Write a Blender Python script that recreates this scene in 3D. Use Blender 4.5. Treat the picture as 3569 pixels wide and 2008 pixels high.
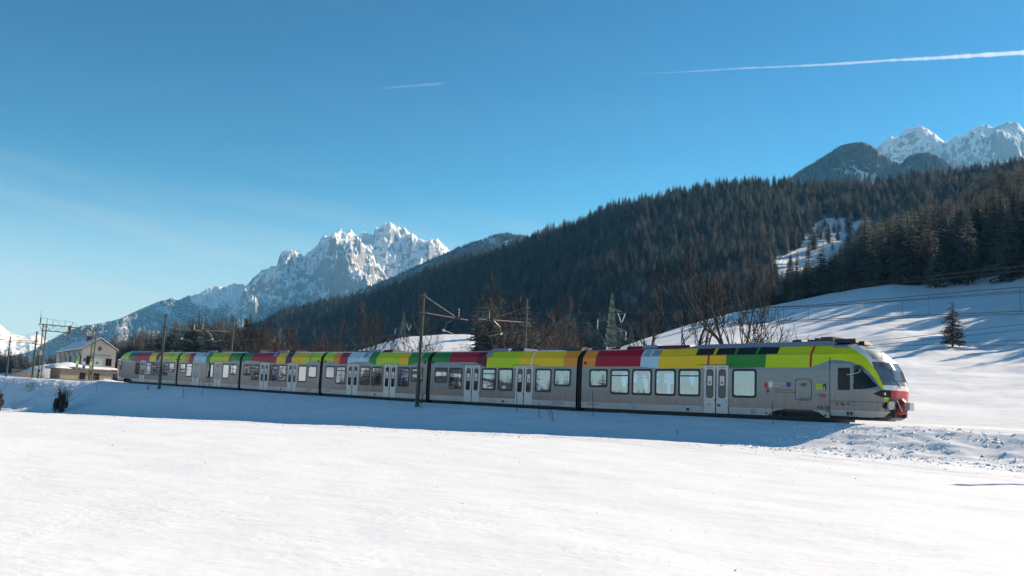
import bpy, math, random
import numpy as np
from mathutils import Matrix, Vector, Euler

S = bpy.context.scene
for o_ in list(bpy.data.objects):
    bpy.data.objects.remove(o_)
COL = S.collection
RAD = math.radians

# ------------------------------------------------------------------ camera
EYE = 1.65                                  # eye height above the field at the photographer's feet
PITCH, ROLL = 0.113953, 0.0491718
cp_, sp_ = math.cos(PITCH), math.sin(PITCH)
cr_, sr_ = math.cos(ROLL), math.sin(ROLL)
r0_, f0_, u0_ = Vector((1, 0, 0)), Vector((0, cp_, sp_)), Vector((0, -sp_, cp_))
r1_, u1_ = cr_ * r0_ + sr_ * u0_, -sr_ * r0_ + cr_ * u0_
cam = bpy.data.cameras.new('camera')
cam.sensor_width = 36
cam.lens = 3266.16 / 3569 * 36
cam.clip_start = 0.2
cam.clip_end = 90000
camo = bpy.data.objects.new('camera', cam)
COL.objects.link(camo)
camo.matrix_world = Matrix(((r1_.x, u1_.x, -f0_.x, 0), (r1_.y, u1_.y, -f0_.y, 0), (r1_.z, u1_.z, -f0_.z, EYE), (0, 0, 0, 1)))
S.camera = camo

# ------------------------------------------------------------------ light
SUN_AZ, SUN_EL = RAD(58), RAD(28.0)         # bearing clockwise from +Y
w = bpy.data.worlds.new('World')
S.world = w
w.use_nodes = True
nt = w.node_tree
for n_ in list(nt.nodes):
    nt.nodes.remove(n_)
sky = nt.nodes.new('ShaderNodeTexSky')
sky.sky_type = 'NISHITA'
sky.sun_disc = False
sky.sun_elevation = SUN_EL
sky.sun_rotation = SUN_AZ
sky.altitude = 1200
sky.air_density = 1.0
sky.dust_density = 0.05
sky.ozone_density = 3.2
hsv = nt.nodes.new('ShaderNodeHueSaturation')
hsv.inputs['Hue'].default_value = 0.479
hsv.inputs['Saturation'].default_value = 1.12
# contrasty sky: pale low down, deep polarised blue high up
def vmath(op, a, b):
    m_ = nt.nodes.new('ShaderNodeVectorMath'); m_.operation = op
    nt.links.new(a, m_.inputs[0]); m_.inputs[1].default_value = (b, b, b)
    return m_.outputs[0]
nt.links.new(sky.outputs[0], hsv.inputs['Color'])
c_ = vmath('MULTIPLY', vmath('MINIMUM', hsv.outputs[0], 10.), 1 / 6.)
gm = nt.nodes.new('ShaderNodeGamma'); gm.inputs[1].default_value = 1.6
nt.links.new(c_, gm.inputs[0])
tv = nt.nodes.new('ShaderNodeVectorMath'); tv.operation = 'MULTIPLY'; tv.inputs[1].default_value = (6. * .62, 6. * .96, 6. * 1.05)
nt.links.new(gm.outputs[0], tv.inputs[0]); tint_out = tv.outputs[0]
# thin cirrus streaks
geo = nt.nodes.new('ShaderNodeTexCoord')
sep = nt.nodes.new('ShaderNodeSeparateXYZ')
nt.links.new(geo.outputs['Generated'], sep.inputs[0])
def wm(op, a, b=None):
    m = nt.nodes.new('ShaderNodeMath'); m.operation = op
    for i, v in enumerate((a, b)):
        if v is None: continue
        if isinstance(v, (int, float)): m.inputs[i].default_value = v
        else: nt.links.new(v, m.inputs[i])
    return m.outputs[0]
nz = nt.nodes.new('ShaderNodeTexNoise')
nz.inputs['Scale'].default_value = 1.0
nz.inputs['Detail'].default_value = 6
nz.inputs['Roughness'].default_value = 0.55
nz.inputs['Distortion'].default_value = 0.4
# long flat wisps low in the sky
az_ = wm('ARCTAN2', sep.outputs[0], sep.outputs[1])
cw_ = nt.nodes.new('ShaderNodeCombineXYZ')
nt.links.new(wm('MULTIPLY', az_, 3.0), cw_.inputs[0])
nt.links.new(wm('ADD', wm('MULTIPLY', sep.outputs[2], 26.), wm('MULTIPLY', az_, 3.2)), cw_.inputs[1])
nt.links.new(cw_.outputs[0], nz.inputs['Vector'])
cr = nt.nodes.new('ShaderNodeValToRGB')
cr.color_ramp.elements[0].position = 0.48
cr.color_ramp.elements[0].color = (0, 0, 0, 1)
cr.color_ramp.elements[1].position = 0.80
cr.color_ramp.elements[1].color = (0.42, 0.42, 0.42, 1)
nt.links.new(nz.outputs[0], cr.inputs[0])
mx = nt.nodes.new('ShaderNodeMixRGB')
mx.inputs[2].default_value = (5.6, 6.0, 6.4, 1)
cm_ = nt.nodes.new('ShaderNodeMapRange'); cm_.interpolation_type = 'SMOOTHERSTEP'
for i_, v_ in ((1, .10), (2, .26), (3, 1.), (4, .06)): cm_.inputs[i_].default_value = v_
nt.links.new(sep.outputs[2], cm_.inputs[0])
nt.links.new(wm('MULTIPLY', cr.outputs[0], cm_.outputs[0]), mx.inputs[0])
# pale winter haze along the whole horizon
hzr = nt.nodes.new('ShaderNodeMapRange'); hzr.interpolation_type = 'SMOOTHERSTEP'
for i_, v_ in ((1, 0.0), (2, .24), (3, .62), (4, 0.)): hzr.inputs[i_].default_value = v_
nt.links.new(sep.outputs[2], hzr.inputs[0])
hm = nt.nodes.new('ShaderNodeMixRGB'); hm.inputs[2].default_value = (5.9, 7.1, 8.5, 1)
nt.links.new(hzr.outputs[0], hm.inputs[0]); nt.links.new(tint_out, hm.inputs[1])
nt.links.new(hm.outputs[0], mx.inputs[1])
bg = nt.nodes.new('ShaderNodeBackground')
bg.inputs['Strength'].default_value = 0.066
out = nt.nodes.new('ShaderNodeOutputWorld')
nt.links.new(mx.outputs[0], bg.inputs[0])
nt.links.new(bg.outputs[0], out.inputs[0])

sl_ = bpy.data.lights.new('sun', 'SUN')
sl_.energy = 5.0
sl_.angle = RAD(0.53)
sl_.color = (1.0, 0.91, 0.785)
suno = bpy.data.objects.new('sun', sl_)
COL.objects.link(suno)
sdir = Vector((math.sin(SUN_AZ) * math.cos(SUN_EL), math.cos(SUN_AZ) * math.cos(SUN_EL), math.sin(SUN_EL)))
suno.rotation_euler = sdir.to_track_quat('Z', 'Y').to_euler()
suno.location = sdir * 200

S.view_settings.view_transform = 'Standard'
S.view_settings.look = 'None'
S.view_settings.exposure = 0.62
S.view_settings.gamma = 1.0
S.view_settings.use_curve_mapping = False
S.render.engine = 'CYCLES'
S.cycles.use_denoising = True
S.cycles.max_bounces = 8
S.cycles.diffuse_bounces = 3
S.cycles.glossy_bounces = 3
S.cycles.transparent_max_bounces = 24
S.cycles.volume_bounces = 1
S.cycles.sample_clamp_indirect = 6

# ------------------------------------------------------------------ frames
AZT = 0.7239029                             # the track runs away to the left at this bearing
D = np.array([-math.sin(AZT), math.cos(AZT)])
N = np.array([math.cos(AZT), math.sin(AZT)])
S0 = 41.79
ROTZ = math.atan2(-D[1], -D[0])
def T(X, Y, z=0.0):
    """track frame (X ahead of the first coupling, Y metres across from the camera, z above eye level) -> world"""
    a = D * (S0 - X) + N * Y
    return Vector((a[0], a[1], z + EYE))
def Tn(X, Y):
    s = S0 - X
    return D[0] * s + N[0] * Y, D[1] * s + N[1] * Y
def sight(b, e, r):
    """bearing and elevation in degrees from the eye, horizontal distance r"""
    b = RAD(b)
    return Vector((math.sin(b) * r, math.cos(b) * r, EYE + math.tan(RAD(e)) * r))

# ------------------------------------------------------------------ numpy noise
rng_ = np.random.default_rng(7)
_perm = rng_.permutation(512)
_perm = np.concatenate([_perm, _perm, _perm])
_ga = rng_.uniform(0, 2 * np.pi, 512)
_gx, _gy = np.cos(_ga), np.sin(_ga)
def pnoise(x, y):
    x = np.asarray(x, float); y = np.asarray(y, float)
    xi, yi = np.floor(x).astype(int), np.floor(y).astype(int)
    xf, yf = x - xi, y - yi
    xi &= 511; yi &= 511
    u = xf * xf * xf * (xf * (xf * 6 - 15) + 10); v = yf * yf * yf * (yf * (yf * 6 - 15) + 10)
    def g(i, j, dx, dy):
        h = _perm[(_perm[(xi + i) & 511] + yi + j) & 511]
        return _gx[h] * dx + _gy[h] * dy
    a = g(0, 0, xf, yf); b = g(1, 0, xf - 1, yf); c = g(0, 1, xf, yf - 1); d = g(1, 1, xf - 1, yf - 1)
    return ((a + u * (b - a)) + v * ((c + u * (d - c)) - (a + u * (b - a)))) * 1.5
def fbm(x, y, o=4, gain=.5, lac=2.03):
    s, a = 0, 1.0
    for i in range(o):
        s = s + a * pnoise(x + 17.3 * i, y - 9.1 * i); x = x * lac; y = y * lac; a *= gain
    return s
def ridged(x, y, o=5, gain=.5, lac=2.07):
    s, a, wgt = 0, 1.0, 1.0
    for i in range(o):
        n_ = (1 - np.abs(pnoise(x + 31.7 * i, y + 11.9 * i))) ** 2
        s = s + a * n_ * wgt; wgt = np.clip(n_ * 1.4, 0, 1); x = x * lac; y = y * lac; a *= gain
    return s

# ------------------------------------------------------------------ materials
MATS = {}
def newmat(name):
    m = bpy.data.materials.new(name); m.use_nodes = True
    t = m.node_tree
    p = t.nodes['Principled BSDF']
    MATS[name] = m
    return m, t, p
def nn(t, typ, **kw):
    n_ = t.nodes.new(typ)
    for k, v in kw.items():
        if k in n_.inputs: n_.inputs[k].default_value = v
        else: setattr(n_, k, v)
    return n_
def solid(name, col, rough=.5, metal=0., var=.12, scale=3., bump=0., coat=0., bscale=None, spec=.5):
    """base colour with a little uneven wear and optional fine relief"""
    m, t, p = newmat(name)
    tc = nn(t, 'ShaderNodeTexCoord')
    nz_ = nn(t, 'ShaderNodeTexNoise', Scale=scale, Detail=5., Roughness=.6)
    t.links.new(tc.outputs['Object'], nz_.inputs['Vector'])
    rp = nn(t, 'ShaderNodeValToRGB')
    rp.color_ramp.elements[0].position = .3; rp.color_ramp.elements[1].position = .7
    rp.color_ramp.elements[0].color = tuple(c * (1 - var) for c in col) + (1,)
    rp.color_ramp.elements[1].color = tuple(min(1, c * (1 + var * .6)) for c in col) + (1,)
    t.links.new(nz_.outputs[0], rp.inputs[0])
    t.links.new(rp.outputs[0], p.inputs['Base Color'])
    p.inputs['Roughness'].default_value = rough
    p.inputs['Metallic'].default_value = metal
    p.inputs['Coat Weight'].default_value = coat
    p.inputs['Coat Roughness'].default_value = .08
    p.inputs['Specular IOR Level'].default_value = spec
    if bump:
        nb = nn(t, 'ShaderNodeTexNoise', Scale=bscale or scale * 6, Detail=4.)
        t.links.new(tc.outputs['Object'], nb.inputs['Vector'])
        b = nn(t, 'ShaderNodeBump', Strength=1., Distance=bump)
        t.links.new(nb.outputs[0], b.inputs['Height'])
        t.links.new(b.outputs[0], p.inputs['Normal'])
    return m

def tree_mat(name, lo, hi, rough=.8):
    """foliage whose tone differs from tree to tree and a little within one"""
    m, t, p = newmat(name)
    oi = nn(t, 'ShaderNodeObjectInfo'); tc = nn(t, 'ShaderNodeTexCoord')
    nz_ = nn(t, 'ShaderNodeTexNoise', Scale=9., Detail=3.); t.links.new(tc.outputs['Object'], nz_.inputs['Vector'])
    ad = nn(t, 'ShaderNodeMath', operation='MULTIPLY_ADD'); ad.inputs[1].default_value = .6; t.links.new(nz_.outputs[0], ad.inputs[0])
    mu = nn(t, 'ShaderNodeMath', operation='MULTIPLY_ADD'); mu.inputs[1].default_value = .7; mu.inputs[2].default_value = -.15; t.links.new(oi.outputs['Random'], mu.inputs[0])
    t.links.new(mu.outputs[0], ad.inputs[2])
    rp = nn(t, 'ShaderNodeValToRGB'); rp.color_ramp.elements[0].position = .15; rp.color_ramp.elements[1].position = .8
    rp.color_ramp.elements[0].color = lo + (1,); rp.color_ramp.elements[1].color = hi + (1,)
    t.links.new(ad.outputs[0], rp.inputs[0]); t.links.new(rp.outputs[0], p.inputs['Base Color'])
    p.inputs['Roughness'].default_value = rough; p.inputs['Specular IOR Level'].default_value = .25
    tl = nn(t, 'ShaderNodeBsdfTranslucent'); t.links.new(rp.outputs[0], tl.inputs[0])       # needles let some light through
    ms = nn(t, 'ShaderNodeMixShader'); ms.inputs[0].default_value = .4
    t.links.new(p.outputs[0], ms.inputs[1]); t.links.new(tl.outputs[0], ms.inputs[2]); t.links.new(ms.outputs[0], t.nodes['Material Output'].inputs['Surface'])
    return m

def snow_mat(name, grains, col=(.87, .89, .92)):
    """grains: (scale per metre, relief in metres, stretch)"""
    m, t, p = newmat(name)
    g = nn(t, 'ShaderNodeNewGeometry')
    last = None
    for i, (sc, dist, st) in enumerate(grains):
        mp_ = nn(t, 'ShaderNodeMapping')
        mp_.inputs['Rotation'].default_value = (0, 0, RAD(35 + 20 * i))
        mp_.inputs['Scale'].default_value = (sc, sc * st, sc)
        t.links.new(g.outputs['Position'], mp_.inputs[0])
        nz_ = nn(t, 'ShaderNodeTexNoise', Scale=1., Detail=5., Roughness=.62)
        t.links.new(mp_.outputs[0], nz_.inputs['Vector'])
        b = nn(t, 'ShaderNodeBump', Strength=1., Distance=dist)
        if i == len(grains) - 1 and len(grains) > 2:
            # the finest relief comes in patches of wind crust
            pm = nn(t, 'ShaderNodeTexNoise', Scale=.55, Detail=4., Roughness=.6); t.links.new(g.outputs['Position'], pm.inputs['Vector'])
            pr = nn(t, 'ShaderNodeValToRGB'); pr.color_ramp.elements[0].position = .42; pr.color_ramp.elements[1].position = .68; pr.color_ramp.elements[0].color = (.18, .18, .18, 1)
            t.links.new(pm.outputs[0], pr.inputs[0])
            mm = nn(t, 'ShaderNodeMath', operation='MULTIPLY'); t.links.new(nz_.outputs[0], mm.inputs[0]); t.links.new(pr.outputs[0], mm.inputs[1])
            t.links.new(mm.outputs[0], b.inputs['Height'])
        else: t.links.new(nz_.outputs[0], b.inputs['Height'])
        if last: t.links.new(last.outputs[0], b.inputs['Normal'])
        last = b
    if last: t.links.new(last.outputs[0], p.inputs['Normal'])
    p.inputs['Base Color'].default_value = col + (1,)
    p.inputs['Roughness'].default_value = .6
    p.inputs['Specular IOR Level'].default_value = .3
    return m

snow_mat('snow', [(.22, .10, 1.6), (1.6, .010, 2.0), (9., .016, 1.5)])
snow_mat('snow_hill', [(.09, .35, 2.5), (.8, .06, 1.5)])
snow_mat('snow_rough', [(1.6, .10, 1.5), (7., .03, 1.3)])
tree_mat('spruce', (.055, .070, .066), (.165, .190, .175))
tree_mat('larch', (.11, .103, .098), (.25, .23, .21))
solid('lone_needles', (.13, .10, .065), .8, var=.4, scale=3., spec=.2)
solid('pale_twig', (.13, .11, .095), .8, var=.3, scale=2., spec=.2)
solid('spruce_bark', (.05, .042, .035), .9, var=.3, scale=4.)
solid('bark', (.030, .021, .016), .9, var=.35, scale=6., bump=.01)
solid('red_twig', (.075, .042, .028), .85, var=.3, scale=6.)
solid('twig', (.030, .021, .016), .85, var=.3, scale=6.)
solid('dry_grass', (.22, .17, .09), .9, var=.3, scale=9.)
solid('mast_paint', (.045, .055, .036), .55, var=.3, scale=2., metal=.0)
solid('galv', (.20, .20, .19), .45, var=.2, scale=5., metal=.6)
solid('rusty_arm', (.20, .15, .11), .6, var=.25, scale=6.)
solid('porcelain', (.75, .74, .7), .2, var=.05)
solid('brown_ceramic', (.09, .045, .03), .3, var=.1)
solid('wire', (.03, .03, .03), .5, var=.1)
solid('steel_rail', (.30, .26, .23), .4, metal=.8, var=.25, scale=9.)
solid('concrete', (.38, .36, .33), .9, var=.2, scale=4., bump=.01)
solid('pylon_green', (.12, .19, .12), .6, var=.2, scale=2.)

# ------------------------------------------------------------------ mesh helpers
class MB:
    def __init__(s): s.v, s.f, s.m = [], [], []
    def add(s, vs, fs, mi=0):
        o = len(s.v); s.v += [tuple(map(float, v)) for v in vs]
        for f in fs: s.f.append(tuple(i + o for i in f)); s.m.append(mi)
    def box(s, c, d, mi=0, rz=0., top=1., ry=0.):
        """c centre, d full size; top scales the upper face"""
        x, y, z = (k / 2 for k in d); vs = []
        for zz, k in ((-z, 1), (z, top)):
            for xx, yy in ((-x, -y), (x, -y), (x, y), (-x, y)): vs.append((xx * k, yy * k, zz))
        if rz or ry:
            M = Euler((0, ry, rz)).to_matrix(); vs = [tuple(M @ Vector(v)) for v in vs]
        vs = [(v[0] + c[0], v[1] + c[1], v[2] + c[2]) for v in vs]
        s.add(vs, [(3, 2, 1, 0), (4, 5, 6, 7), (0, 1, 5, 4), (1, 2, 6, 5), (2, 3, 7, 6), (3, 0, 4, 7)], mi)
    def tube(s, pts, rads, n=6, mi=0, cap=True):
        pts = [Vector(p) for p in pts]
        if isinstance(rads, (int, float)): rads = [rads] * len(pts)
        vs, fs = [], []
        up = Vector((0, 0, 1))
        prev = None
        for i, p in enumerate(pts):
            d = (pts[min(i + 1, len(pts) - 1)] - pts[max(i - 1, 0)])
            if d.length < 1e-9: d = Vector((0, 0, 1))
            d.normalize()
            a = d.cross(up) if prev is None else prev - d * prev.dot(d)
            if a.length < 1e-4: a = d.cross(Vector((1, 0, 0)))
            a.normalize(); prev = a; b = d.cross(a)
            for k in range(n):
                t = 2 * math.pi * k / n
                vs.append(p + (a * math.cos(t) + b * math.sin(t)) * rads[i])
        for i in range(len(pts) - 1):
            for k in range(n):
                k2 = (k + 1) % n
                fs.append((i * n + k, i * n + k2, (i + 1) * n + k2, (i + 1) * n + k))
        if cap:
            fs.append(tuple(range(n))[::-1]); fs.append(tuple((len(pts) - 1) * n + k for k in range(n)))
        s.add(vs, fs, mi)
    def bar(s, a, b, wd, mi=0):
        s.tube([a, b], wd / 2 * 1.2, 4, mi)
    def prism(s, poly, y0, y1, mi=0):
        """poly of (x,z) extruded along y"""
        n = len(poly)
        vs = [(x, y0, z) for x, z in poly] + [(x, y1, z) for x, z in poly]
        s.add(vs, [tuple(range(n)), tuple(range(2 * n - 1, n - 1, -1))] + [(i, i + n, (i + 1) % n + n, (i + 1) % n) for i in range(n)], mi)
    def ring(s, outer, inner, y, th, mi=0):
        """flat ring between two equal-length (x,z) outlines at y, proud by th towards -y (sign of th decides)"""
        n = len(outer); vs = []
        for yy in (y, y + th):
            vs += [(x, yy, z) for x, z in outer] + [(x, yy, z) for x, z in inner]
        fs = []
        for i in range(n):
            j = (i + 1) % n
            fs += [(2 * n + i, 2 * n + j, 3 * n + j, 3 * n + i), (i, j, 2 * n + j, 2 * n + i), (n + j, n + i, 3 * n + i, 3 * n + j)]
        s.add(vs, fs, mi)
    def build(s, name, mats, parent=None, smooth=False, coll=None):
        me = bpy.data.meshes.new(name); me.from_pydata(s.v, [], s.f)
        if not isinstance(mats, (list, tuple)): mats = [mats]
        for m in mats: me.materials.append(MATS[m] if isinstance(m, str) else m)
        if len(mats) > 1: me.polygons.foreach_set('material_index', s.m)
        if smooth: me.polygons.foreach_set('use_smooth', [True] * len(me.polygons))
        me.update()
        o = bpy.data.objects.new(name, me); (coll or COL).objects.link(o)
        if parent: o.parent = parent
        return o
def link(name, me, parent=None):
    o = bpy.data.objects.new(name, me); COL.objects.link(o)
    if parent: o.parent = parent
    return o
def empty(name, loc=(0, 0, 0), rz=0.):
    o = bpy.data.objects.new(name, None); COL.objects.link(o)
    o.location = loc; o.rotation_euler = (0, 0, rz); o.empty_display_size = .3
    return o
def tag(o, label=None, cat=None, group=None, kind=None):
    if label: o['label'] = label
    if cat: o['category'] = cat
    if group: o['group'] = group
    if kind: o['kind'] = kind
    return o
def rrect(x0, x1, z0, z1, r, n=4):
    pts = []
    for cx, cz, a0 in ((x1 - r, z1 - r, 0), (x0 + r, z1 - r, 90), (x0 + r, z0 + r, 180), (x1 - r, z0 + r, 270)):
        for k in range(n + 1):
            a = RAD(a0 + 90 * k / n); pts.append((cx + r * math.cos(a), cz + r * math.sin(a)))
    return pts
def grid_mesh(name, P, mats, smooth=True, attr=None):
    """P: (n,m,3) array"""
    n, m = P.shape[:2]
    me = bpy.data.meshes.new(name)
    me.vertices.add(n * m); me.vertices.foreach_set('co', P.reshape(-1).astype(np.float32))
    i = (np.arange(n - 1)[:, None] * m + np.arange(m - 1)[None, :]).reshape(-1)
    q = np.stack([i, i + 1, i + m + 1, i + m], 1)
    # faces upward
    e1 = P[0, 1] - P[0, 0]; e2 = P[1, 0] - P[0, 0]
    if e1[0] * e2[1] - e1[1] * e2[0] < 0: q = q[:, ::-1]
    k = len(q)
    me.loops.add(k * 4); me.loops.foreach_set('vertex_index', q.reshape(-1).astype(np.int32))
    me.polygons.add(k); me.polygons.foreach_set('loop_start', np.arange(0, k * 4, 4, dtype=np.int32))
    me.polygons.foreach_set('loop_total', np.full(k, 4, dtype=np.int32))
    me.polygons.foreach_set('use_smooth', np.full(k, smooth))
    for m_ in (mats if isinstance(mats, (list, tuple)) else [mats]): me.materials.append(MATS[m_] if isinstance(m_, str) else m_)
    if attr:
        for an, av in attr.items():
            at = me.attributes.new(an, 'FLOAT', 'POINT'); at.data.foreach_set('value', np.asarray(av, np.float32).reshape(-1))
    me.update(calc_edges=True)
    o = bpy.data.objects.new(name, me); COL.objects.link(o)
    return o
def sstep(a, b, x):
    t = np.clip((x - a) / (b - a), 0, 1); return t * t * (3 - 2 * t)
# ================================================================== GROUND
def rise(X):
    """height added to the level line, mostly at the right, to imitate barrel lens distortion"""
    return np.interp(X, [-110, -64, -48, -32, -16, 0, 18, 40, 120], [.05, .05, .02, 0, 0, .075, .30, .45, .5])
def field_z(X, Y):
    a = np.clip(15 - X, -25, 130)
    base = -1.65 - .0325 * np.where(a > 0, a, 0) * np.where(a > 0, 1, 0)
    k = np.exp(-((15 - X) / 9.) ** 2) * .06
    return base - k + .05 * fbm(X / 9., Y / 6., 3) + .018 * fbm(X / 1.3, Y / .9, 3)
def ground_z(X, Y):
    zt = -.85 + rise(X)
    zt = zt - .20 * sstep(-84, -96, X)
    f = field_z(X, Y)
    toe = np.interp(X, [-150, -68, 20, 40], [29.5, 33.0, 36.4, 37.0]) + .5 * pnoise(X / 7., Y * 0)
    edge = 41.6 - 1.2 * sstep(-84, -100, X)
    t = np.clip((Y - toe) / (edge - toe), 0, 1)
    g = t * t * (3 - 2 * t) * .55 + t ** 1.25 * .45
    z = f + (zt - f) * g
    rough = sstep(18, 23, X) * sstep(32, 35, Y) * sstep(44, 42, Y) + sstep(-84, -92, X) * sstep(30, 33, Y) * sstep(44, 41, Y)
    z = z + rough * (.07 * fbm(X / 1.1, Y / 1.0, 4) + .05 * pnoise(X / .7, Y / .45))
    bank = sstep(toe, toe + 2, Y) * sstep(edge + .3, edge - .4, Y)
    z = z + bank * (.05 * fbm(X / 2.2, Y / 1.6, 4) + .03 * pnoise(X / .6, Y / .7))
    # track bed: packed snow below the rail heads, berm between and beyond the tracks
    bed = -1.02 + rise(X)
    inb = sstep(42.2, 42.7, Y) * sstep(50.6, 50.1, Y)
    z = np.where(Y > 41.8, zt, z)
    z = z * (1 - inb) + bed * inb
    yard = sstep(51, 54, Y)
    z = z + yard * (.10 * fbm(X / 5., Y / 4., 4) + sstep(-95, -120, X) * (.55 * np.clip(fbm(X / 8., Y / 3.5, 3), 0, 2)) * sstep(60, 56, Y) * sstep(52, 55, Y))
    z = z - sstep(62, 75, Y) * .8
    return z
xs = np.concatenate([np.arange(-320, -100, 1.1), np.arange(-100, 45, .3), np.arange(45, 150, 1.2)])
ys = np.concatenate([np.arange(-60, 0, 2.), np.arange(0, 28, .4), np.arange(28, 43.4, .17), np.arange(43.4, 76, .6)])
XX, YY = np.meshgrid(xs, ys, indexing='ij')
ZZ = ground_z(XX, YY)
wx, wy = Tn(XX, YY)
g_ = grid_mesh('snow_field', np.stack([wx, wy, ZZ + EYE], -1), 'snow')
tag(g_, 'smooth sunlit snow field sloping up to the railway embankment', 'snow', kind='structure')

# wide valley floor out to the horizon
ang = np.radians(np.arange(0, 360.1, 3)); rr = np.array([3, 40, 90, 160, 260, 400, 700, 1200, 2500, 5000, 9000, 13000])
A_, R_ = np.meshgrid(ang, rr, indexing='ij')
zv = -2.6 - 3.4 * sstep(60, 200, R_) + 0 * A_
o_ = grid_mesh('valley_floor', np.stack([np.sin(A_) * R_, np.cos(A_) * R_, zv + EYE - 3.2], -1), 'snow_hill')
tag(o_, 'flat snowy valley floor', 'ground', kind='structure')
# snowy valley side behind the photographer, mirrored in the carriage windows
aa = np.radians(np.arange(120, 330, 1.5)); tt = np.linspace(0, 1, 40)
A_, T_ = np.meshgrid(aa, tt, indexing='ij')
R_ = 500 + 1900 * T_
hb = np.interp(np.degrees(A_), [120, 200, 225, 245, 270, 280, 290, 300, 312, 330], [420, 380, 120, 26, 22, 45, 110, 70, 190, 260])
zz = -9 + (T_ ** 1.2) * hb * (1 + .25 * np.sin(A_ * 31.) + .12 * np.sin(A_ * 73.)) + T_ * hb * .12 * fbm(np.sin(A_) * R_ / 300, np.cos(A_) * R_ / 300, 4)
dark = sstep(-.1, .25, fbm(np.sin(A_) * R_ / 420, np.cos(A_) * R_ / 420, 2) + T_ * .7 - .35)

def hill_mat(name, dark_col, scale, snow=(.84, .87, .91), bump=2.0, amp=.9):
    """snow with forest floor where the 'wood' attribute of the terrain says so"""
    m, t, p = newmat(name)
    at = nn(t, 'ShaderNodeAttribute', attribute_name='wood')
    g = nn(t, 'ShaderNodeNewGeometry')
    nz_ = nn(t, 'ShaderNodeTexNoise', Scale=scale, Detail=6., Roughness=.7)
    t.links.new(g.outputs['Position'], nz_.inputs['Vector'])
    ad = nn(t, 'ShaderNodeMath', operation='MULTIPLY_ADD'); ad.inputs[1].default_value = amp; ad.inputs[2].default_value = -amp / 2
    t.links.new(nz_.outputs[0], ad.inputs[0])
    su = nn(t, 'ShaderNodeMath', operation='ADD')
    t.links.new(at.outputs['Fac'], su.inputs[0]); t.links.new(ad.outputs[0], su.inputs[1])
    rp = nn(t, 'ShaderNodeValToRGB')
    rp.color_ramp.elements[0].position = .42; rp.color_ramp.elements[1].position = .58
    rp.color_ramp.elements[0].color = snow + (1,); rp.color_ramp.elements[1].color = dark_col + (1,)
    t.links.new(su.outputs[0], rp.inputs[0]); t.links.new(rp.outputs[0], p.inputs['Base Color'])
    p.inputs['Roughness'].default_value = .85
    b = nn(t, 'ShaderNodeBump', Strength=.6, Distance=bump)
    t.links.new(nz_.outputs[0], b.inputs['Height']); t.links.new(b.outputs[0], p.inputs['Normal'])
    return m
hill_mat('wooded', (.15, .145, .14), .05)
hill_mat('far_wooded', (.020, .029, .028), .02, bump=6.)
hill_mat('soft_wooded', (.03, .036, .033), .006, bump=.3, amp=.3)
o_ = grid_mesh('hill', np.stack([np.sin(A_) * R_, np.cos(A_) * R_, zz + EYE], -1), 'soft_wooded', attr={'wood': dark})
tag(o_, 'wooded snowy valley side', 'hill', kind='structure')

# ------------------------------------------------------------------ snow slope on the right
SL = np.array([(-6, -.6), (0, 1.2), (3.97, 2.49), (6.56, 3.13), (8.26, 3.81), (10.8, 4.73), (13.47, 5.55), (15.78, 6.05), (17.39, 6.42), (18.99, 6.8), (20.55, 7.08), (22.09, 7.29), (23.59, 7.25), (25.07, 7.3), (26.5, 7.45), (27.63, 7.6), (28.86, 7.85), (35, 8.6), (50, 9.5), (80, 10)])
def crest_r(b): return np.interp(b, [-6, 4, 15, 29, 60, 80], [185, 200, 258, 250, 215, 190])
def foot_r(b): return 54. / np.cos(np.radians(np.clip(48.52 - b, -60, 60)))
def slope_z(b, r):
    rc, rf = crest_r(b), foot_r(b)
    t = (r - rf) / (rc - rf)
    zc_ = np.tan(np.radians(np.interp(b, SL[:, 0], SL[:, 1]))) * rc
    x, y = np.sin(np.radians(b)) * r, np.cos(np.radians(b)) * r
    tt_ = np.clip(t, 0, 1)
    und = np.sin(np.pi * tt_)
    z = -1.25 + (zc_ + 1.25) * tt_ ** 1.5
    z = z + und * (.85 * fbm(x / 34., y / 30., 3) + .22 * fbm(x / 9., y / 8., 3) + .03 * fbm(x / 1.5, y / 1.3, 2))
    # shallow gullies running down the fall line and the shelf below the lone spruce
    z = z + und * .35 * fbm(x / 15. + y / 60., y / 55., 2)
    z = z + 1.1 * np.exp(-((b - 24.6) / 1.6) ** 2 - ((r - 150) / 9.) ** 2)
    return z - np.where(t > 1, (t - 1) * 3.0, 0)
bb = np.arange(-6, 80.01, .16); tt = np.concatenate([np.linspace(-.06, 1, 190), np.linspace(1.02, 1.5, 12)])
B_, T_ = np.meshgrid(bb, tt, indexing='ij')
R_ = foot_r(B_) + (crest_r(B_) - foot_r(B_)) * T_
zz = slope_z(B_, R_)
o_ = grid_mesh('snow_slope', np.stack([np.sin(np.radians(B_)) * R_, np.cos(np.radians(B_)) * R_, zz + EYE], -1), 'snow_hill')
tag(o_, 'snow covered meadow slope rising behind the train', 'slope', kind='structure')

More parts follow.
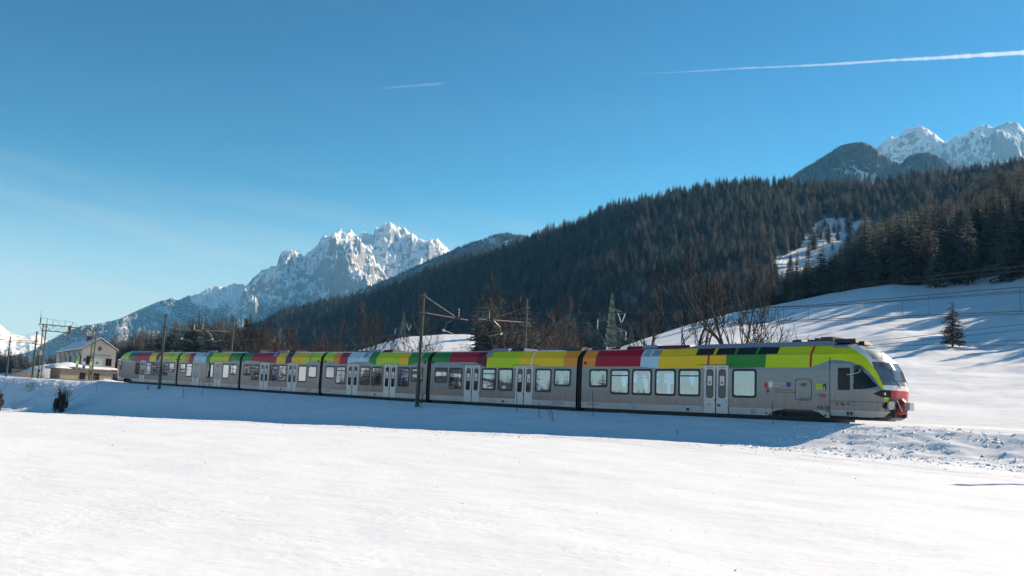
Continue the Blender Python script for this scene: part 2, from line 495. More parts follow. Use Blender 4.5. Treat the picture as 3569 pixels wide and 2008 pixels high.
# snowy rise behind the bare trees in the middle
MS = np.array([(-18, .6), (-12, 1.4), (-9.92, 2.0), (-8.25, 2.55), (-6.57, 3.2), (-5.54, 3.3), (-4., 3.55), (-2.41, 3.6), (-1.6, 3.4), (0, 2.2), (3, .3)])
bb = np.arange(-18, 3.01, .2); rr = np.linspace(170, 330, 50)
B_, R_ = np.meshgrid(bb, rr, indexing='ij')
e_ = np.tan(np.radians(np.interp(B_, MS[:, 0], MS[:, 1]))) * 300
t_ = (R_ - 170) / 130
zz = -4.5 + (e_ + 4.5) * np.clip(t_, 0, 1) ** 1.3 - np.where(t_ > 1, (t_ - 1) * 30, 0) + .5 * fbm(np.sin(np.radians(B_)) * R_ / 20, R_ / 20, 3) * np.clip(t_, 0, 1)
o_ = grid_mesh('snow_rise', np.stack([np.sin(np.radians(B_)) * R_, np.cos(np.radians(B_)) * R_, zz + EYE], -1), 'snow_hill')
tag(o_, 'pale snowy rise behind the bare trees', 'hill', kind='structure')

# ------------------------------------------------------------------ forested hills
H1 = np.array([(-22, .5), (-18, 1.6), (-15.91, 3.3), (-14.68, 4.0), (-13.98, 4.6), (-13.43, 4.85), (-12.68, 4.9), (-11.95, 5.25), (-10.63, 5.62), (-9.88, 5.85), (-8.65, 6.2), (-7.5, 6.7), (-6.44, 7.1), (-5.31, 7.75), (-4.32, 8.1), (-2.93, 8.75), (-2.4, 8.9), (-1.24, 9.15), (-.73, 9.5), (.07, 9.8), (.77, 10.1), (1.75, 10.45), (2.8, 10.95), (3.69, 11.22), (4.56, 11.6), (5.62, 12.15), (6.58, 12.4), (7.82, 12.88), (8.95, 12.95), (9.83, 13.32), (10.69, 13.42), (12.08, 13.7), (14.14, 13.85), (15.41, 13.78), (17.08, 13.7), (18.6, 13.65), (19.83, 13.7), (20.78, 13.75), (22.24, 13.78), (23.35, 13.92), (25.08, 14.1), (26.58, 14.1), (28.94, 14.3), (36, 14.6)])
def h1_rc(b): return np.interp(b, [-22, -14, -5, 8, 20, 36], [1550, 1500, 1250, 1000, 980, 1000])
def h1_rb(b): return np.interp(b, [-22, -14, -5, 8, 20, 36], [900, 800, 520, 430, 430, 440])
def h1_z(b, r, tree=14.):
    rc, rb = h1_rc(b), h1_rb(b)
    t = (r - rb) / (rc - rb)
    zc_ = np.tan(np.radians(np.interp(b, H1[:, 0], H1[:, 1]))) * rc - tree
    x, y = np.sin(np.radians(b)) * r, np.cos(np.radians(b)) * r
    tt_ = np.clip(t, 0, 1)
    z0 = -6 + np.clip(b + 5, 0, 20) * .8
    z = z0 + (zc_ - z0) * (tt_ * .85 + .15 * tt_ ** 2) + np.sin(np.pi * tt_) * 9 * fbm(x / 120., y / 120., 3)
    # the clearing lies in a shallow dip
    return z - np.where(t > 1, (t - 1) * 260, 0)
CLR = [(17.9, 10.9), (18.6, 11.05), (19.58, 11.15), (20.4, 11.05), (21.4, 10.7), (20.6, 9.9), (19.9, 9.4), (19.4, 8.8), (19.1, 8.1), (18.1, 7.75), (17.1, 7.5), (15.75, 7.5), (15.4, 8.3), (15.8, 8.95), (16.71, 9.1), (17.2, 9.55), (17.6, 10.2)]
def in_poly(x, y, poly):
    x = np.asarray(x); y = np.asarray(y); c = np.zeros(x.shape, bool); n_ = len(poly)
    for i in range(n_):
        x1, y1 = poly[i]; x2, y2 = poly[(i + 1) % n_]
        k = ((y1 > y) != (y2 > y)) & (x < (x2 - x1) * (y - y1) / (y2 - y1 + 1e-12) + x1)
        c ^= k
    return c
bb = np.arange(-22, 36.01, .2); tt = np.concatenate([np.linspace(-.05, 1, 110), np.linspace(1.03, 1.5, 10)])
B_, T_ = np.meshgrid(bb, tt, indexing='ij')
R_ = h1_rb(B_) + (h1_rc(B_) - h1_rb(B_)) * T_
zz = h1_z(B_, R_)
el = np.degrees(np.arctan2(zz, R_))
jb = .3 * fbm(B_ / .8, el / .8, 3)
wood = 1. - sum(in_poly(B_ + jb + dx_, el + jb * .5 + dy_, CLR).astype(float) for dx_ in (-.16, 0, .16) for dy_ in (-.12, 0, .12)) / 9.
wood = np.where(T_ < .02, 0, wood)
o_ = grid_mesh('wooded_hill', np.stack([np.sin(np.radians(B_)) * R_, np.cos(np.radians(B_)) * R_, zz + EYE], -1), 'wooded', attr={'wood': wood})
tag(o_, 'long wooded hillside rising to the right', 'hill', kind='structure')

H2 = np.array([(13, 3.), (15.77, 6.4), (17.38, 7.1), (18.34, 7.6), (19.05, 8.2), (19.25, 8.8), (20.13, 9.7), (20.53, 10.3), (21.12, 10.4), (21.52, 10.85), (22.51, 11.15), (23.41, 11.3), (23.73, 11.8), (24.94, 12.1), (25.64, 12.3), (26.01, 12.65), (26.69, 12.85), (27.25, 13.2), (27.55, 13.5), (28.76, 13.8), (32, 14.6), (40, 15.), (75, 15.)])
def h2_rc(b): return np.interp(b, [13, 20, 29, 75], [400, 440, 480, 420])
def h2_z(b, r, tree=18.):
    rc, rb = h2_rc(b), crest_r(b)
    t = np.clip((r - rb) / (rc - rb), -.2, 1.6)
    zs_ = np.tan(np.radians(np.interp(b, SL[:, 0], SL[:, 1]))) * rb - .3
    zc_ = np.tan(np.radians(np.interp(b, H2[:, 0], H2[:, 1]))) * rc - tree
    x, y = np.sin(np.radians(b)) * r, np.cos(np.radians(b)) * r
    tt_ = np.clip(t, 0, 1)
    return zs_ + (zc_ - zs_) * tt_ + np.sin(np.pi * tt_) * 2.5 * fbm(x / 50., y / 50., 3) - np.where(t > 1, (t - 1) * 60, 0) - np.where(t < 0, .6, 0)
bb = np.arange(13, 75.01, .4); tt = np.linspace(0, 1.6, 60)
B_, T_ = np.meshgrid(bb, tt, indexing='ij')
R_ = crest_r(B_) + (h2_rc(B_) - crest_r(B_)) * T_
zz = h2_z(B_, R_)
o_ = grid_mesh('forest_hill', np.stack([np.sin(np.radians(B_)) * R_, np.cos(np.radians(B_)) * R_, zz + EYE], -1), 'wooded', attr={'wood': np.where(T_ < .03, .35, 1.)})
tag(o_, 'steep forested hill above the snow slope', 'hill', kind='structure')

# ------------------------------------------------------------------ far ridges and mountains
def mountain(name, label, prof, rc, rb, zb, mat, db, nr, rough, pw, seed, foot, nscale, wood_e=None, cliff=.0, wood_c=.12, jag=0., jag_from=5.):
    prof = np.array(prof)
    bb = np.arange(prof[0, 0], prof[-1, 0] + 1e-6, db); tt = np.concatenate([np.linspace(0, 1, nr), np.linspace(1.02, 1.25, 6)])
    B_, T_ = np.meshgrid(bb, tt, indexing='ij')
    R_ = rb + (rc - rb) * T_
    x, y = np.sin(np.radians(B_)) * R_, np.cos(np.radians(B_)) * R_
    e0_ = np.interp(bb, prof[:, 0], prof[:, 1]); e0_ = e0_ + jag * np.clip((e0_ - jag_from) / 1.5, 0, 1) * (.7 * (ridged(bb * 2.3 + seed, bb * 0 + .37, 5, .6) - 1.) + .25 * fbm(bb * 9., bb * 0 + .7, 3)); kk = int(.9 / db) | 1; pad = np.pad(e0_, kk // 2, mode='edge'); es_ = np.convolve(pad, np.ones(kk) / kk, 'valid')
    wt_ = np.clip(T_, 0, 1) ** 14
    E_ = np.tan(np.radians(e0_[:, None] * wt_ + np.minimum(es_, e0_ + .4)[:, None] * (1 - wt_)))
    zc_ = E_ * rc
    tt_ = np.clip(T_, 0, 1)
    base = foot * tt_ + (1 - foot) * tt_ ** pw
    sA = np.radians(B_) * rc
    rib = ridged(sA / nscale + seed, tt_ * 1.3 + .25 * fbm(sA / (nscale * .8), tt_ * 2, 3) + seed, 5) - 1.0
    fb = fbm(x / (nscale * .35) + seed, y / (nscale * .35), 6, .55)
    cr_ = ridged(x / (nscale * .22) - seed, y / (nscale * .22), 5, .55) - 1.0
    env = np.sin(np.pi * np.clip(tt_, 0, .98)) ** .5 * (.12 + .88 * sstep(.2, .6, tt_))
    tp = np.clip(tt_ + cliff * rib * env, 0, 1.0)
    base = foot * tp + (1 - foot) * tp ** pw
    z = zb + (zc_ - zb) * base + rough * env * (fb * .5 + cr_ * .30)
    # keep the skyline where it is seen: pull down whatever would stand above it
    lim = np.minimum(E_, np.tan(np.radians(e0_))[:, None]) * R_
    over = np.maximum.accumulate(z / R_, axis=1)
    z = np.minimum(z, lim * np.where(T_ < .999, .985, 1))
    z = np.where(T_ > 1, zc_ - (T_ - 1) * rc * .5, z)
    wd = np.zeros_like(z)
    if wood_e is not None:
        e_ = np.degrees(np.arctan2(z, R_))
        we = np.interp(B_, wood_e[0], wood_e[1])
        wd = .63 * sstep(.5, -.5, e_ - we + .8 * fbm(x / 420., y / 420., 4)) - wood_c * sstep(.2, .8, fbm(x / 160., y / 160., 3))
    o = grid_mesh(name, np.stack([x, y, z + EYE], -1), mat, attr={'wood': wd})
    tag(o, label, 'mountain', kind='structure')
    return bb, R_[0], z

def rock_mat(name, rock, snow, thr, scale, dark=(.030, .038, .034)):
    """snow lying on everything not too steep, bare rock on the faces, dwarf pine and wood lower down"""
    m, t, p = newmat(name)
    g = nn(t, 'ShaderNodeNewGeometry')
    sp = nn(t, 'ShaderNodeSeparateXYZ'); t.links.new(g.outputs['Normal'], sp.inputs[0])
    nz_ = nn(t, 'ShaderNodeTexNoise', Scale=scale, Detail=8., Roughness=.72)
    t.links.new(g.outputs['Position'], nz_.inputs['Vector'])
    mp_ = nn(t, 'ShaderNodeMapping'); mp_.inputs['Scale'].default_value = (scale * 1.2, scale * 1.2, scale * 5)
    t.links.new(g.outputs['Position'], mp_.inputs[0])
    nl = nn(t, 'ShaderNodeTexNoise', Scale=1., Detail=6., Roughness=.65); t.links.new(mp_.outputs[0], nl.inputs['Vector'])
    ma = nn(t, 'ShaderNodeMath', operation='MULTIPLY_ADD'); ma.inputs[1].default_value = .5; ma.inputs[2].default_value = -.25
    t.links.new(nz_.outputs[0], ma.inputs[0])
    mb = nn(t, 'ShaderNodeMath', operation='MULTIPLY_ADD'); mb.inputs[1].default_value = .5; t.links.new(nl.outputs[0], mb.inputs[0])
    t.links.new(ma.outputs[0], mb.inputs[2])
    ad = nn(t, 'ShaderNodeMath', operation='ADD'); t.links.new(sp.outputs[2], ad.inputs[0]); t.links.new(mb.outputs[0], ad.inputs[1])
    rp = nn(t, 'ShaderNodeValToRGB'); rp.color_ramp.elements[0].position = thr - .03; rp.color_ramp.elements[1].position = thr + .05
    # normals run 0..1, noise adds about .25
    rp.color_ramp.elements[0].color = (0, 0, 0, 1); rp.color_ramp.elements[1].color = (1, 1, 1, 1)
    t.links.new(ad.outputs[0], rp.inputs[0])
    rc_ = nn(t, 'ShaderNodeValToRGB'); rc_.color_ramp.elements[0].color = tuple(c * .55 for c in rock) + (1,); rc_.color_ramp.elements[1].color = tuple(c * 1.25 for c in rock) + (1,)
    t.links.new(nl.outputs[0], rc_.inputs[0])
    m1 = nn(t, 'ShaderNodeMixRGB'); m1.inputs[2].default_value = snow + (1,)
    t.links.new(rp.outputs[0], m1.inputs[0]); t.links.new(rc_.outputs[0], m1.inputs[1])
    at = nn(t, 'ShaderNodeAttribute', attribute_name='wood')
    n3 = nn(t, 'ShaderNodeTexNoise', Scale=scale * 6, Detail=4., Roughness=.7); t.links.new(g.outputs['Position'], n3.inputs['Vector'])
    a2 = nn(t, 'ShaderNodeMath', operation='MULTIPLY_ADD'); a2.inputs[1].default_value = 1.1; a2.inputs[2].default_value = -.55; t.links.new(n3.outputs[0], a2.inputs[0])
    a3 = nn(t, 'ShaderNodeMath', operation='ADD'); t.links.new(at.outputs['Fac'], a3.inputs[0]); t.links.new(a2.outputs[0], a3.inputs[1])
    r3 = nn(t, 'ShaderNodeValToRGB'); r3.color_ramp.elements[0].position = .45; r3.color_ramp.elements[1].position = .6
    t.links.new(a3.outputs[0], r3.inputs[0])
    m2 = nn(t, 'ShaderNodeMixRGB'); m2.inputs[2].default_value = dark + (1,)
    t.links.new(r3.outputs[0], m2.inputs[0]); t.links.new(m1.outputs[0], m2.inputs[1])
    t.links.new(m2.outputs[0], p.inputs['Base Color'])
    p.inputs['Roughness'].default_value = .9
    b = nn(t, 'ShaderNodeBump', Strength=.8, Distance=.5 / scale * .12); t.links.new(nl.outputs[0], b.inputs['Height'])
    t.links.new(b.outputs[0], p.inputs['Normal'])
    return m
rock_mat('dolomite', (.26, .26, .265), (.88, .90, .93), .73, .012, dark=(.06, .07, .07))
rock_mat('dolomite_right', (.27, .27, .27), (.88, .90, .93), .74, .02)

LM = [(-28.5, .6), (-27.0, 1.05), (-26.2, 1.65), (-25.4, 2.2), (-24.54, 2.69), (-23.41, 2.96), (-22.35, 3.36), (-21.79, 3.73), (-20.8, 4.27), (-19.97, 4.67), (-19.79, 4.58), (-19.28, 4.91), (-18.6, 5.24), (-17.82, 5.73), (-17.38, 5.81), (-16.76, 6.02), (-16.11, 6.0), (-15.85, 5.99), (-15.5, 6.34), (-14.88, 6.73), (-14.24, 6.97), (-14.15, 7.55), (-13.94, 7.87), (-13.56, 8.02), (-13.08, 7.83), (-12.7, 7.68), (-12.16, 8.2), (-11.89, 8.51), (-11.73, 8.92), (-11.35, 8.99), (-10.9, 9.47), (-10.67, 9.68), (-10.43, 9.62), (-10.15, 9.84), (-9.85, 9.8), (-9.55, 9.6), (-9.26, 9.74), (-8.95, 9.47), (-8.65, 9.46), (-8.55, 10.02), (-8.39, 9.72), (-8.0, 10.01), (-7.62, 10.02), (-7.21, 9.84), (-6.82, 9.83), (-6.39, 9.51), (-5.89, 9.3), (-5.39, 9.14), (-5.1, 9.35), (-4.75, 9.41), (-4.48, 9.09), (-4.07, 8.68), (-2.65, 8.22), (0, 7.5)]
mountain('mountain', 'jagged snow covered rock mountain on the left', LM, 7000, 3700, -10, 'dolomite', .04, 360, 210, 2.6, 3.3, .34, 820., wood_e=([-28, -20, -18.8, -17.5, -15, -12, -8, -4], [9, 7.5, 4.6, 4.3, 4.5, 4.7, 5.3, 7.2]), cliff=.22, jag=.12)
RP = [(18.5, 13.2), (20.0, 14.0), (20.82, 14.67), (21.21, 15.34), (21.67, 15.83), (21.98, 15.97), (22.22, 16.18), (22.53, 16.18), (22.91, 16.5), (23.06, 16.51), (23.52, 16.43), (23.9, 16.09), (24.35, 15.78), (24.72, 15.49), (24.95, 15.32), (25.39, 15.37), (25.76, 15.53), (26.05, 15.75), (26.42, 16.14), (26.85, 16.24), (27.14, 16.0), (27.42, 15.8), (27.85, 15.85), (28.14, 15.99), (28.42, 15.98), (28.7, 15.87), (28.96, 15.62), (30.5, 15.0), (34, 14.5)]
mountain('mountain', 'pointed snowy peaks above the forest on the right', RP, 6200, 4200, 500, 'dolomite_right', .035, 220, 150, 1.8, 8.1, .5, 560., wood_e=([0, 40], [11, 11]), cliff=.16, jag=.035, jag_from=14.)
FL = [(-40, 3.4), (-34, 3.0), (-30, 2.75), (-28.51, 2.42), (-28.29, 2.28), (-28.07, 2.1), (-27.79, 2.0), (-27.51, 1.94), (-27.23, 1.9), (-27.03, 2.02), (-26.75, 2.04), (-26.46, 1.95), (-26.09, 1.7), (-25.64, 1.49), (-24, 1.0)]
snow_mat('snow_far', [(.004, 14., 1.5)])
mountain('mountain', 'smooth distant snow mountain at the far left edge', FL, 11500, 8500, 0, 'snow_far', .06, 60, 120, 1.3, 5.0, .6, 1100.)
M2 = [(-11.5, 4.8), (-10.16, 5.35), (-9.11, 5.9), (-6.81, 7.05), (-5.29, 7.9), (-4.07, 8.5), (-3.3, 8.9), (-2.06, 9.4), (-1.19, 9.76), (-.4, 9.9), (.16, 9.85), (1.9, 9.5), (4, 9.)]
DM = [(14.5, 12.2), (16.31, 13.2), (16.64, 13.6), (17.29, 14.0), (18.1, 14.48), (18.74, 14.88), (19.38, 15.26), (20.02, 15.4), (20.66, 15.4), (21.29, 15.05), (21.68, 14.65), (22.38, 14.2), (22.68, 14.1), (23.06, 14.5), (23.6, 14.7), (24.2, 14.63), (24.94, 14.2), (25.53, 13.7), (27, 13.0)]
MR2 = mountain('wooded_ridge', 'blue hazy wooded ridge beside the rock mountain', M2, 3400, 2300, 20, 'far_wooded', .12, 70, 70, 1.4, 12.7, .6, 500., wood_e=([-20, 40], [30, 30]), wood_c=.25)
MRD = mountain('wooded_dome', 'round wooded top in front of the snowy peaks', DM, 3000, 2200, 250, 'far_wooded', .1, 80, 50, 1.3, 15.2, .6, 300., wood_e=([-20, 40], [30, 30]), wood_c=.5)
# ================================================================== TREES
def conifer_parts(seed, kind):
    """unit-height conifer: (trunk MB, crown MB); crown made of many drooping frond faces"""
    R = random.Random(seed)
    tr, cr_ = MB(), MB()
    bend = [(R.uniform(-.008, .008), R.uniform(-.008, .008)) for _ in range(6)]
    tr.tube([(bend[i][0] * (i > 0), bend[i][1] * (i > 0), z) for i, z in enumerate((-.03, .15, .35, .6, .8, .985))], [.017, .0145, .012, .008, .005, .0012], 6)
    larch = kind == 'larch'
    lo = R.uniform(.10, .20) if larch else R.uniform(.05, .14)
    wid = R.uniform(.18, .24) if larch else R.uniform(.19, .25)
    nl = R.randint(20, 24)
    vs, fs = [], []
    for L in range(nl):
        f = L / (nl - 1)
        z = lo + (.975 - lo) * f + R.uniform(-.012, .012)
        rad = wid * ((1 - f) ** (.62 if larch else .72)) * (1 - .25 * max(0, .18 - f) / .18) + .008
        nb = (R.randint(8, 10) if larch else R.randint(6, 8)) if f < .85 else 5
        a0 = R.uniform(0, 6.28)
        for k in range(nb):
            a = a0 + 6.283 * k / nb + R.uniform(-.3, .3)
            r = rad * R.uniform(.62, 1.18)
            ca, sa = math.cos(a), math.sin(a)
            droop = (R.uniform(.05, .3) if larch else R.uniform(.25, .55)) * r
            lift = (.35 if larch else .15) * r * f
            def P(t, side=0., dz=0.):
                zz_ = z - droop * (t ** 1.3) + lift * t + .12 * r * max(0, t - .7) + dz
                return (ca * r * t - sa * side, sa * r * t + ca * side, zz_)
            wv = r * (.035 if larch else .09)
            b = len(vs)
            vs += [P(.02, -wv * .4), P(.02, wv * .4), P(1., 0)]; fs.append((b, b + 1, b + 2))
            ns = 7 if larch else 5
            for q in range(ns):
                t = .22 + .72 * (q + R.uniform(0, .6)) / ns
                for sd in (-1, 1):
                    ln = r * R.uniform(.18, .42) * (1.15 - t * .5)
                    wd = r * (R.uniform(.05, .09) if larch else R.uniform(.12, .20))
                    hang = -ln * (R.uniform(-.2, .4) if larch else R.uniform(.25, .8))
                    b = len(vs)
                    vs += [P(t - wd / r * .8), P(t + wd / r * .8), P(min(1.08, t + ln / r * .55), sd * ln, hang)]
                    fs.append((b, b + 1, b + 2))
    cr_.add(vs, fs)
    return tr, cr_
FOREST = bpy.data.collections.new('tree_kinds')      # not linked: only read by the forest scatter
KINDS_ = []
SP_VAR, LA_VAR = 5, 3
for i in range(SP_VAR + LA_VAR):
    kd = 'larch' if i >= SP_VAR else 'spruce'
    tr, cr_ = conifer_parts(100 + i * 7, kd)
    tm = tr.build('trunk', 'spruce_bark'); cm = cr_.build('crown', kd)
    KINDS_.append((tm.data, cm.data))
    bpy.data.objects.remove(tm); bpy.data.objects.remove(cm)
    both = MB(); both.add(tr.v, tr.f, 0); both.add(cr_.v, cr_.f, 1)
    j = both.build('kind_%02d' % i, ['spruce_bark', kd], coll=FOREST)

def pick_kind(rv, larch_p): return (SP_VAR + int(rv * 97) % LA_VAR) if (rv * 13.7) % 1 < larch_p else int(rv * 89) % SP_VAR

rt = np.random.default_rng(21)
trees = []        # (x, y, z, height, kind, zone)
def add_trees(bs, rs, zs, hs, larch, zone):
    for b, r, z, h, lp in zip(bs, rs, zs, hs, larch):
        b_ = math.radians(b)
        trees.append((math.sin(b_) * r, math.cos(b_) * r, z, h, pick_kind(rt.random(), lp), zone, b, r))
def scatter(b0, b1, r0, r1, n_):
    b = rt.uniform(b0, b1, n_); r = np.sqrt(rt.uniform(r0 ** 2, r1 ** 2, n_)); return b, r
# long hillside
b, r = scatter(-18, 33, 420, 1640, 36000)
t = (r - h1_rb(b)) / (h1_rc(b) - h1_rb(b)); ok = (t > .0) & (t < 1.10)
b, r, t = b[ok], r[ok], t[ok]
z = h1_z(b, r); e = np.degrees(np.arctan2(z, r))
jb = .3 * fbm(b / .8, e / .8, 3)
clear = in_poly(b + jb, e + jb * .5, CLR)
ok = ~clear | (rt.random(len(b)) < .13)
b, r, z, t = b[ok], r[ok], z[ok], t[ok]
x_, y_ = np.sin(np.radians(b)) * r, np.cos(np.radians(b)) * r
hs = rt.uniform(8, 18, len(b)) * (1 + .15 * fbm(x_ / 60, y_ / 60, 2)) * np.where(t > .9, .88, 1)
la = np.clip(.12 + .5 * fbm(x_ / 110, y_ / 110, 3) + .06 * (b > 6), .03, .7)
add_trees(b, r, z - .3, hs, la, 'hillside')
# near forest above the snow slope (reaches past the right edge, where its shadows come from)
b, r = scatter(14, 72, 190, 520, 8600)
t = (r - crest_r(b)) / (h2_rc(b) - crest_r(b)); ok = (t > .015 + .05 * pnoise(b * 1.1, b * 0) - .05 * sstep(22, 25, b)) & (t < 1.12)
b, r, t = b[ok], r[ok], t[ok]
keep_ = (t > .06) | (rt.random(len(b)) < .5); b, r, t = b[keep_], r[keep_], t[keep_]
z = np.where(t < .02, slope_z(b, r), h2_z(b, r))
x_, y_ = np.sin(np.radians(b)) * r, np.cos(np.radians(b)) * r
hs = rt.uniform(10, 21, len(b)) * np.where((t < .15) & (rt.random(len(b)) < .25), 1.25, 1) * np.interp(b, [14, 16, 19, 22], [.4, .5, .72, 1])
la = np.clip(.08 + .35 * fbm(x_ / 70, y_ / 70, 3), .02, .5)
add_trees(b, r, z - .2, hs, la, 'near')
# grove beyond the station
G_E = np.array([(-23.3, 2.1), (-22.67, 2.5), (-22.08, 2.6), (-21.8, 2.85), (-21.05, 3.0), (-20.45, 3.15), (-19.86, 3.4), (-19.09, 3.6), (-18.49, 4.05), (-17.84, 3.95), (-17.37, 4.1), (-16.66, 4.2), (-16.3, 3.8), (-15.7, 3.2)])
b, r = scatter(-23.3, -15.6, 325, 410, 230)
hs = np.tan(np.radians(np.interp(b, G_E[:, 0], G_E[:, 1]))) * r * rt.uniform(.72, 1.03, len(b)) + 1.5
la = np.interp(b, [-23, -21, -19.5, -16.5, -15.6], [.95, .8, .3, .12, .6])
add_trees(b, r, np.full(len(b), -2.0), hs, la, 'grove')
# scattered trees on the slope beyond the right edge of the picture: their shadows streak the meadow
b, r = scatter(30.2, 47, 180, 245, 110); ok = r < crest_r(b); b, r = b[ok], r[ok]
add_trees(b, r, slope_z(b, r) - .2, rt.uniform(12, 21, len(b)), np.full(len(b), .2), 'near')
# stand at the right flank of the snowy rise
b, r = scatter(-2.1, 3.5, 225, 340, 70)
add_trees(b, r, np.interp(b, [-2.4, 0, 3.5], [8., 5., -3.]) * np.clip((r - 170) / 130, 0, 1) - 2, rt.uniform(17, 25, len(b)), np.full(len(b), .3), 'hillside')
# dark wood at the far left, beyond the yard
b, r = scatter(-33, -24.9, 640, 800, 330)
add_trees(b, r, np.full(len(b), -6.), rt.uniform(13, 21, len(b)), np.full(len(b), .15), 'far')
# tree belt across the valley behind the photographer, mirrored in the train's windows and paint
for b0_, b1_, r0_b, r1_b, n_b, thr_ in ((215, 279, 620, 720, 900, .0), (279, 330, 300, 390, 700, .12)):
    b, r = scatter(b0_, b1_, r0_b, r1_b, n_b); ok = fbm(b / 2.2, r * 0 + .3, 2) > thr_
    add_trees(b[ok], r[ok], np.full(ok.sum(), -7.), rt.uniform(9, 19, ok.sum()), np.full(ok.sum(), .25), 'far')
# wooded ridges farther off
for (gb, gr, gz), n_ in ((MR2, 8500), (MRD, 8500)):
    b, r = scatter(gb[0] + .5, gb[-1] - .5, gr[0] + 150, gr[-8], n_)
    ib = np.clip(np.round((b - gb[0]) / (gb[1] - gb[0])).astype(int), 0, len(gb) - 1); ir = np.clip(np.searchsorted(gr, r), 0, len(gr) - 1)
    add_trees(b, gr[ir], gz[ib, ir] - 1, rt.uniform(9, 19, len(b)), np.full(len(b), .15), 'ridge')

# the 300 that show largest stand as trees of their own, the rest as one wood
def shows(T_):
    x, y, z, h, k, zone, b, r = T_
    if not -28.5 < b < 28.6: return -1
    if zone not in ('near', 'grove', 'hillside'): return -1
    if zone == 'near':
        line = np.interp(b, SL[:, 0], SL[:, 1]); top = math.degrees(math.atan2(z + h, r))
        if top < line + .8: return -1
        if z + .35 * h < math.tan(math.radians(line)) * r and top < line + 1.6: return -1
    if zone == 'hillside' and r > 620: return -1
    return h / r
order = sorted(range(len(trees)), key=lambda i: -shows(trees[i]))
# front trees hide those right behind them: keep one per small sector first
chosen, seen_cells = [], {}
for i in order:
    if shows(trees[i]) <= 0: break
    x, y, z, h, k, zone, b, r = trees[i]
    cell = (round(b / .45), round(math.degrees(math.atan2(z + h * .8, r)) / .55))
    if seen_cells.get(cell, 0) >= 2: continue
    seen_cells[cell] = seen_cells.get(cell, 0) + 1
    chosen.append(i)
    if len(chosen) >= 300: break
chosen_set = set(chosen)
LAB = {('near', 0): ('dark spruce in the forest above the snow slope', 'spruces of the forest above the snow slope'),
       ('near', 1): ('leafless brownish larch in the forest above the snow slope', 'larches of the forest above the snow slope'),
       ('grove', 0): ('dark spruce in the grove beyond the station', 'spruces of the grove beyond the station'),
       ('grove', 1): ('leafless brown larch in the grove beyond the station', 'larches of the grove beyond the station'),
       ('hillside', 0): ('dark spruce on the lower long hillside behind the train', 'spruces on the lower hillside'),
       ('hillside', 1): ('leafless brownish larch on the lower long hillside behind the train', 'larches on the lower hillside')}
for i in chosen:
    x, y, z, h, k, zone, b, r = trees[i]
    la = int(k >= SP_VAR)
    root = empty('larch_tree' if la else 'spruce_tree', (x, y, z + EYE), rt.uniform(0, 6.28))
    wk = rt.uniform(.85, 1.2)
    root.scale = (h * wk, h * wk, h)
    tag(root, LAB[(zone, la)][0], 'tree', LAB[(zone, la)][1])
    link('trunk', KINDS_[k][0], root); link('crown', KINDS_[k][1], root)

def scatter_object(name, pts, label):
    me = bpy.data.meshes.new(name)
    me.from_pydata([(p[0], p[1], p[2] + EYE) for p in pts], [], [])
    a = me.attributes.new('size', 'FLOAT_VECTOR', 'POINT')
    sc = np.array([[p[3] * w_, p[3] * w_, p[3]] for p, w_ in zip(pts, rt.uniform(.8, 1.25, len(pts)))], np.float32)
    a.data.foreach_set('vector', sc.reshape(-1))
    a = me.attributes.new('turn', 'FLOAT_VECTOR', 'POINT')
    ro = np.zeros((len(pts), 3), np.float32); ro[:, 2] = rt.uniform(0, 6.28, len(pts)); a.data.foreach_set('vector', ro.reshape(-1))
    a = me.attributes.new('which', 'INT', 'POINT'); a.data.foreach_set('value', np.array([p[4] for p in pts], np.int32))
    o = bpy.data.objects.new(name, me); COL.objects.link(o)
    ng = bpy.data.node_groups.new(name, 'GeometryNodeTree')
    ng.interface.new_socket('Geometry', in_out='INPUT', socket_type='NodeSocketGeometry')
    ng.interface.new_socket('Geometry', in_out='OUTPUT', socket_type='NodeSocketGeometry')
    gi, go = ng.nodes.new('NodeGroupInput'), ng.nodes.new('NodeGroupOutput')
    ci = ng.nodes.new('GeometryNodeCollectionInfo'); ci.inputs['Collection'].default_value = FOREST
    ci.inputs['Separate Children'].default_value = True; ci.inputs['Reset Children'].default_value = True
    ip = ng.nodes.new('GeometryNodeInstanceOnPoints'); ip.inputs['Pick Instance'].default_value = True
    def named(nm, ty):
        n_ = ng.nodes.new('GeometryNodeInputNamedAttribute'); n_.data_type = ty; n_.inputs['Name'].default_value = nm
        return [s_ for s_ in n_.outputs if s_.enabled and s_.name == 'Attribute'][0]
    ng.links.new(gi.outputs[0], ip.inputs['Points']); ng.links.new(ci.outputs[0], ip.inputs['Instance'])
    ng.links.new(named('which', 'INT'), ip.inputs['Instance Index'])
    er = ng.nodes.new('FunctionNodeEulerToRotation'); ng.links.new(named('turn', 'FLOAT_VECTOR'), er.inputs[0])
    ng.links.new(er.outputs[0], ip.inputs['Rotation'])
    ng.links.new(named('size', 'FLOAT_VECTOR'), ip.inputs['Scale'])
    ng.links.new(ip.outputs[0], go.inputs[0])
    md = o.modifiers.new('wood', 'NODES'); md.node_group = ng
    return tag(o, label, 'forest', kind='stuff')
rest = [T_ for i, T_ in enumerate(trees) if i not in chosen_set]
scatter_object('forest', [T_ for T_ in rest if T_[5] in ('hillside', 'ridge')], 'dense dark conifer forest covering the long hillside and far ridges')
scatter_object('near_forest', [T_ for T_ in rest if T_[5] == 'near'], 'dense dark spruce wood above the snow slope')
scatter_object('valley_wood', [T_ for T_ in rest if T_[5] in ('grove', 'far')], 'dark conifer wood in the valley at far left')

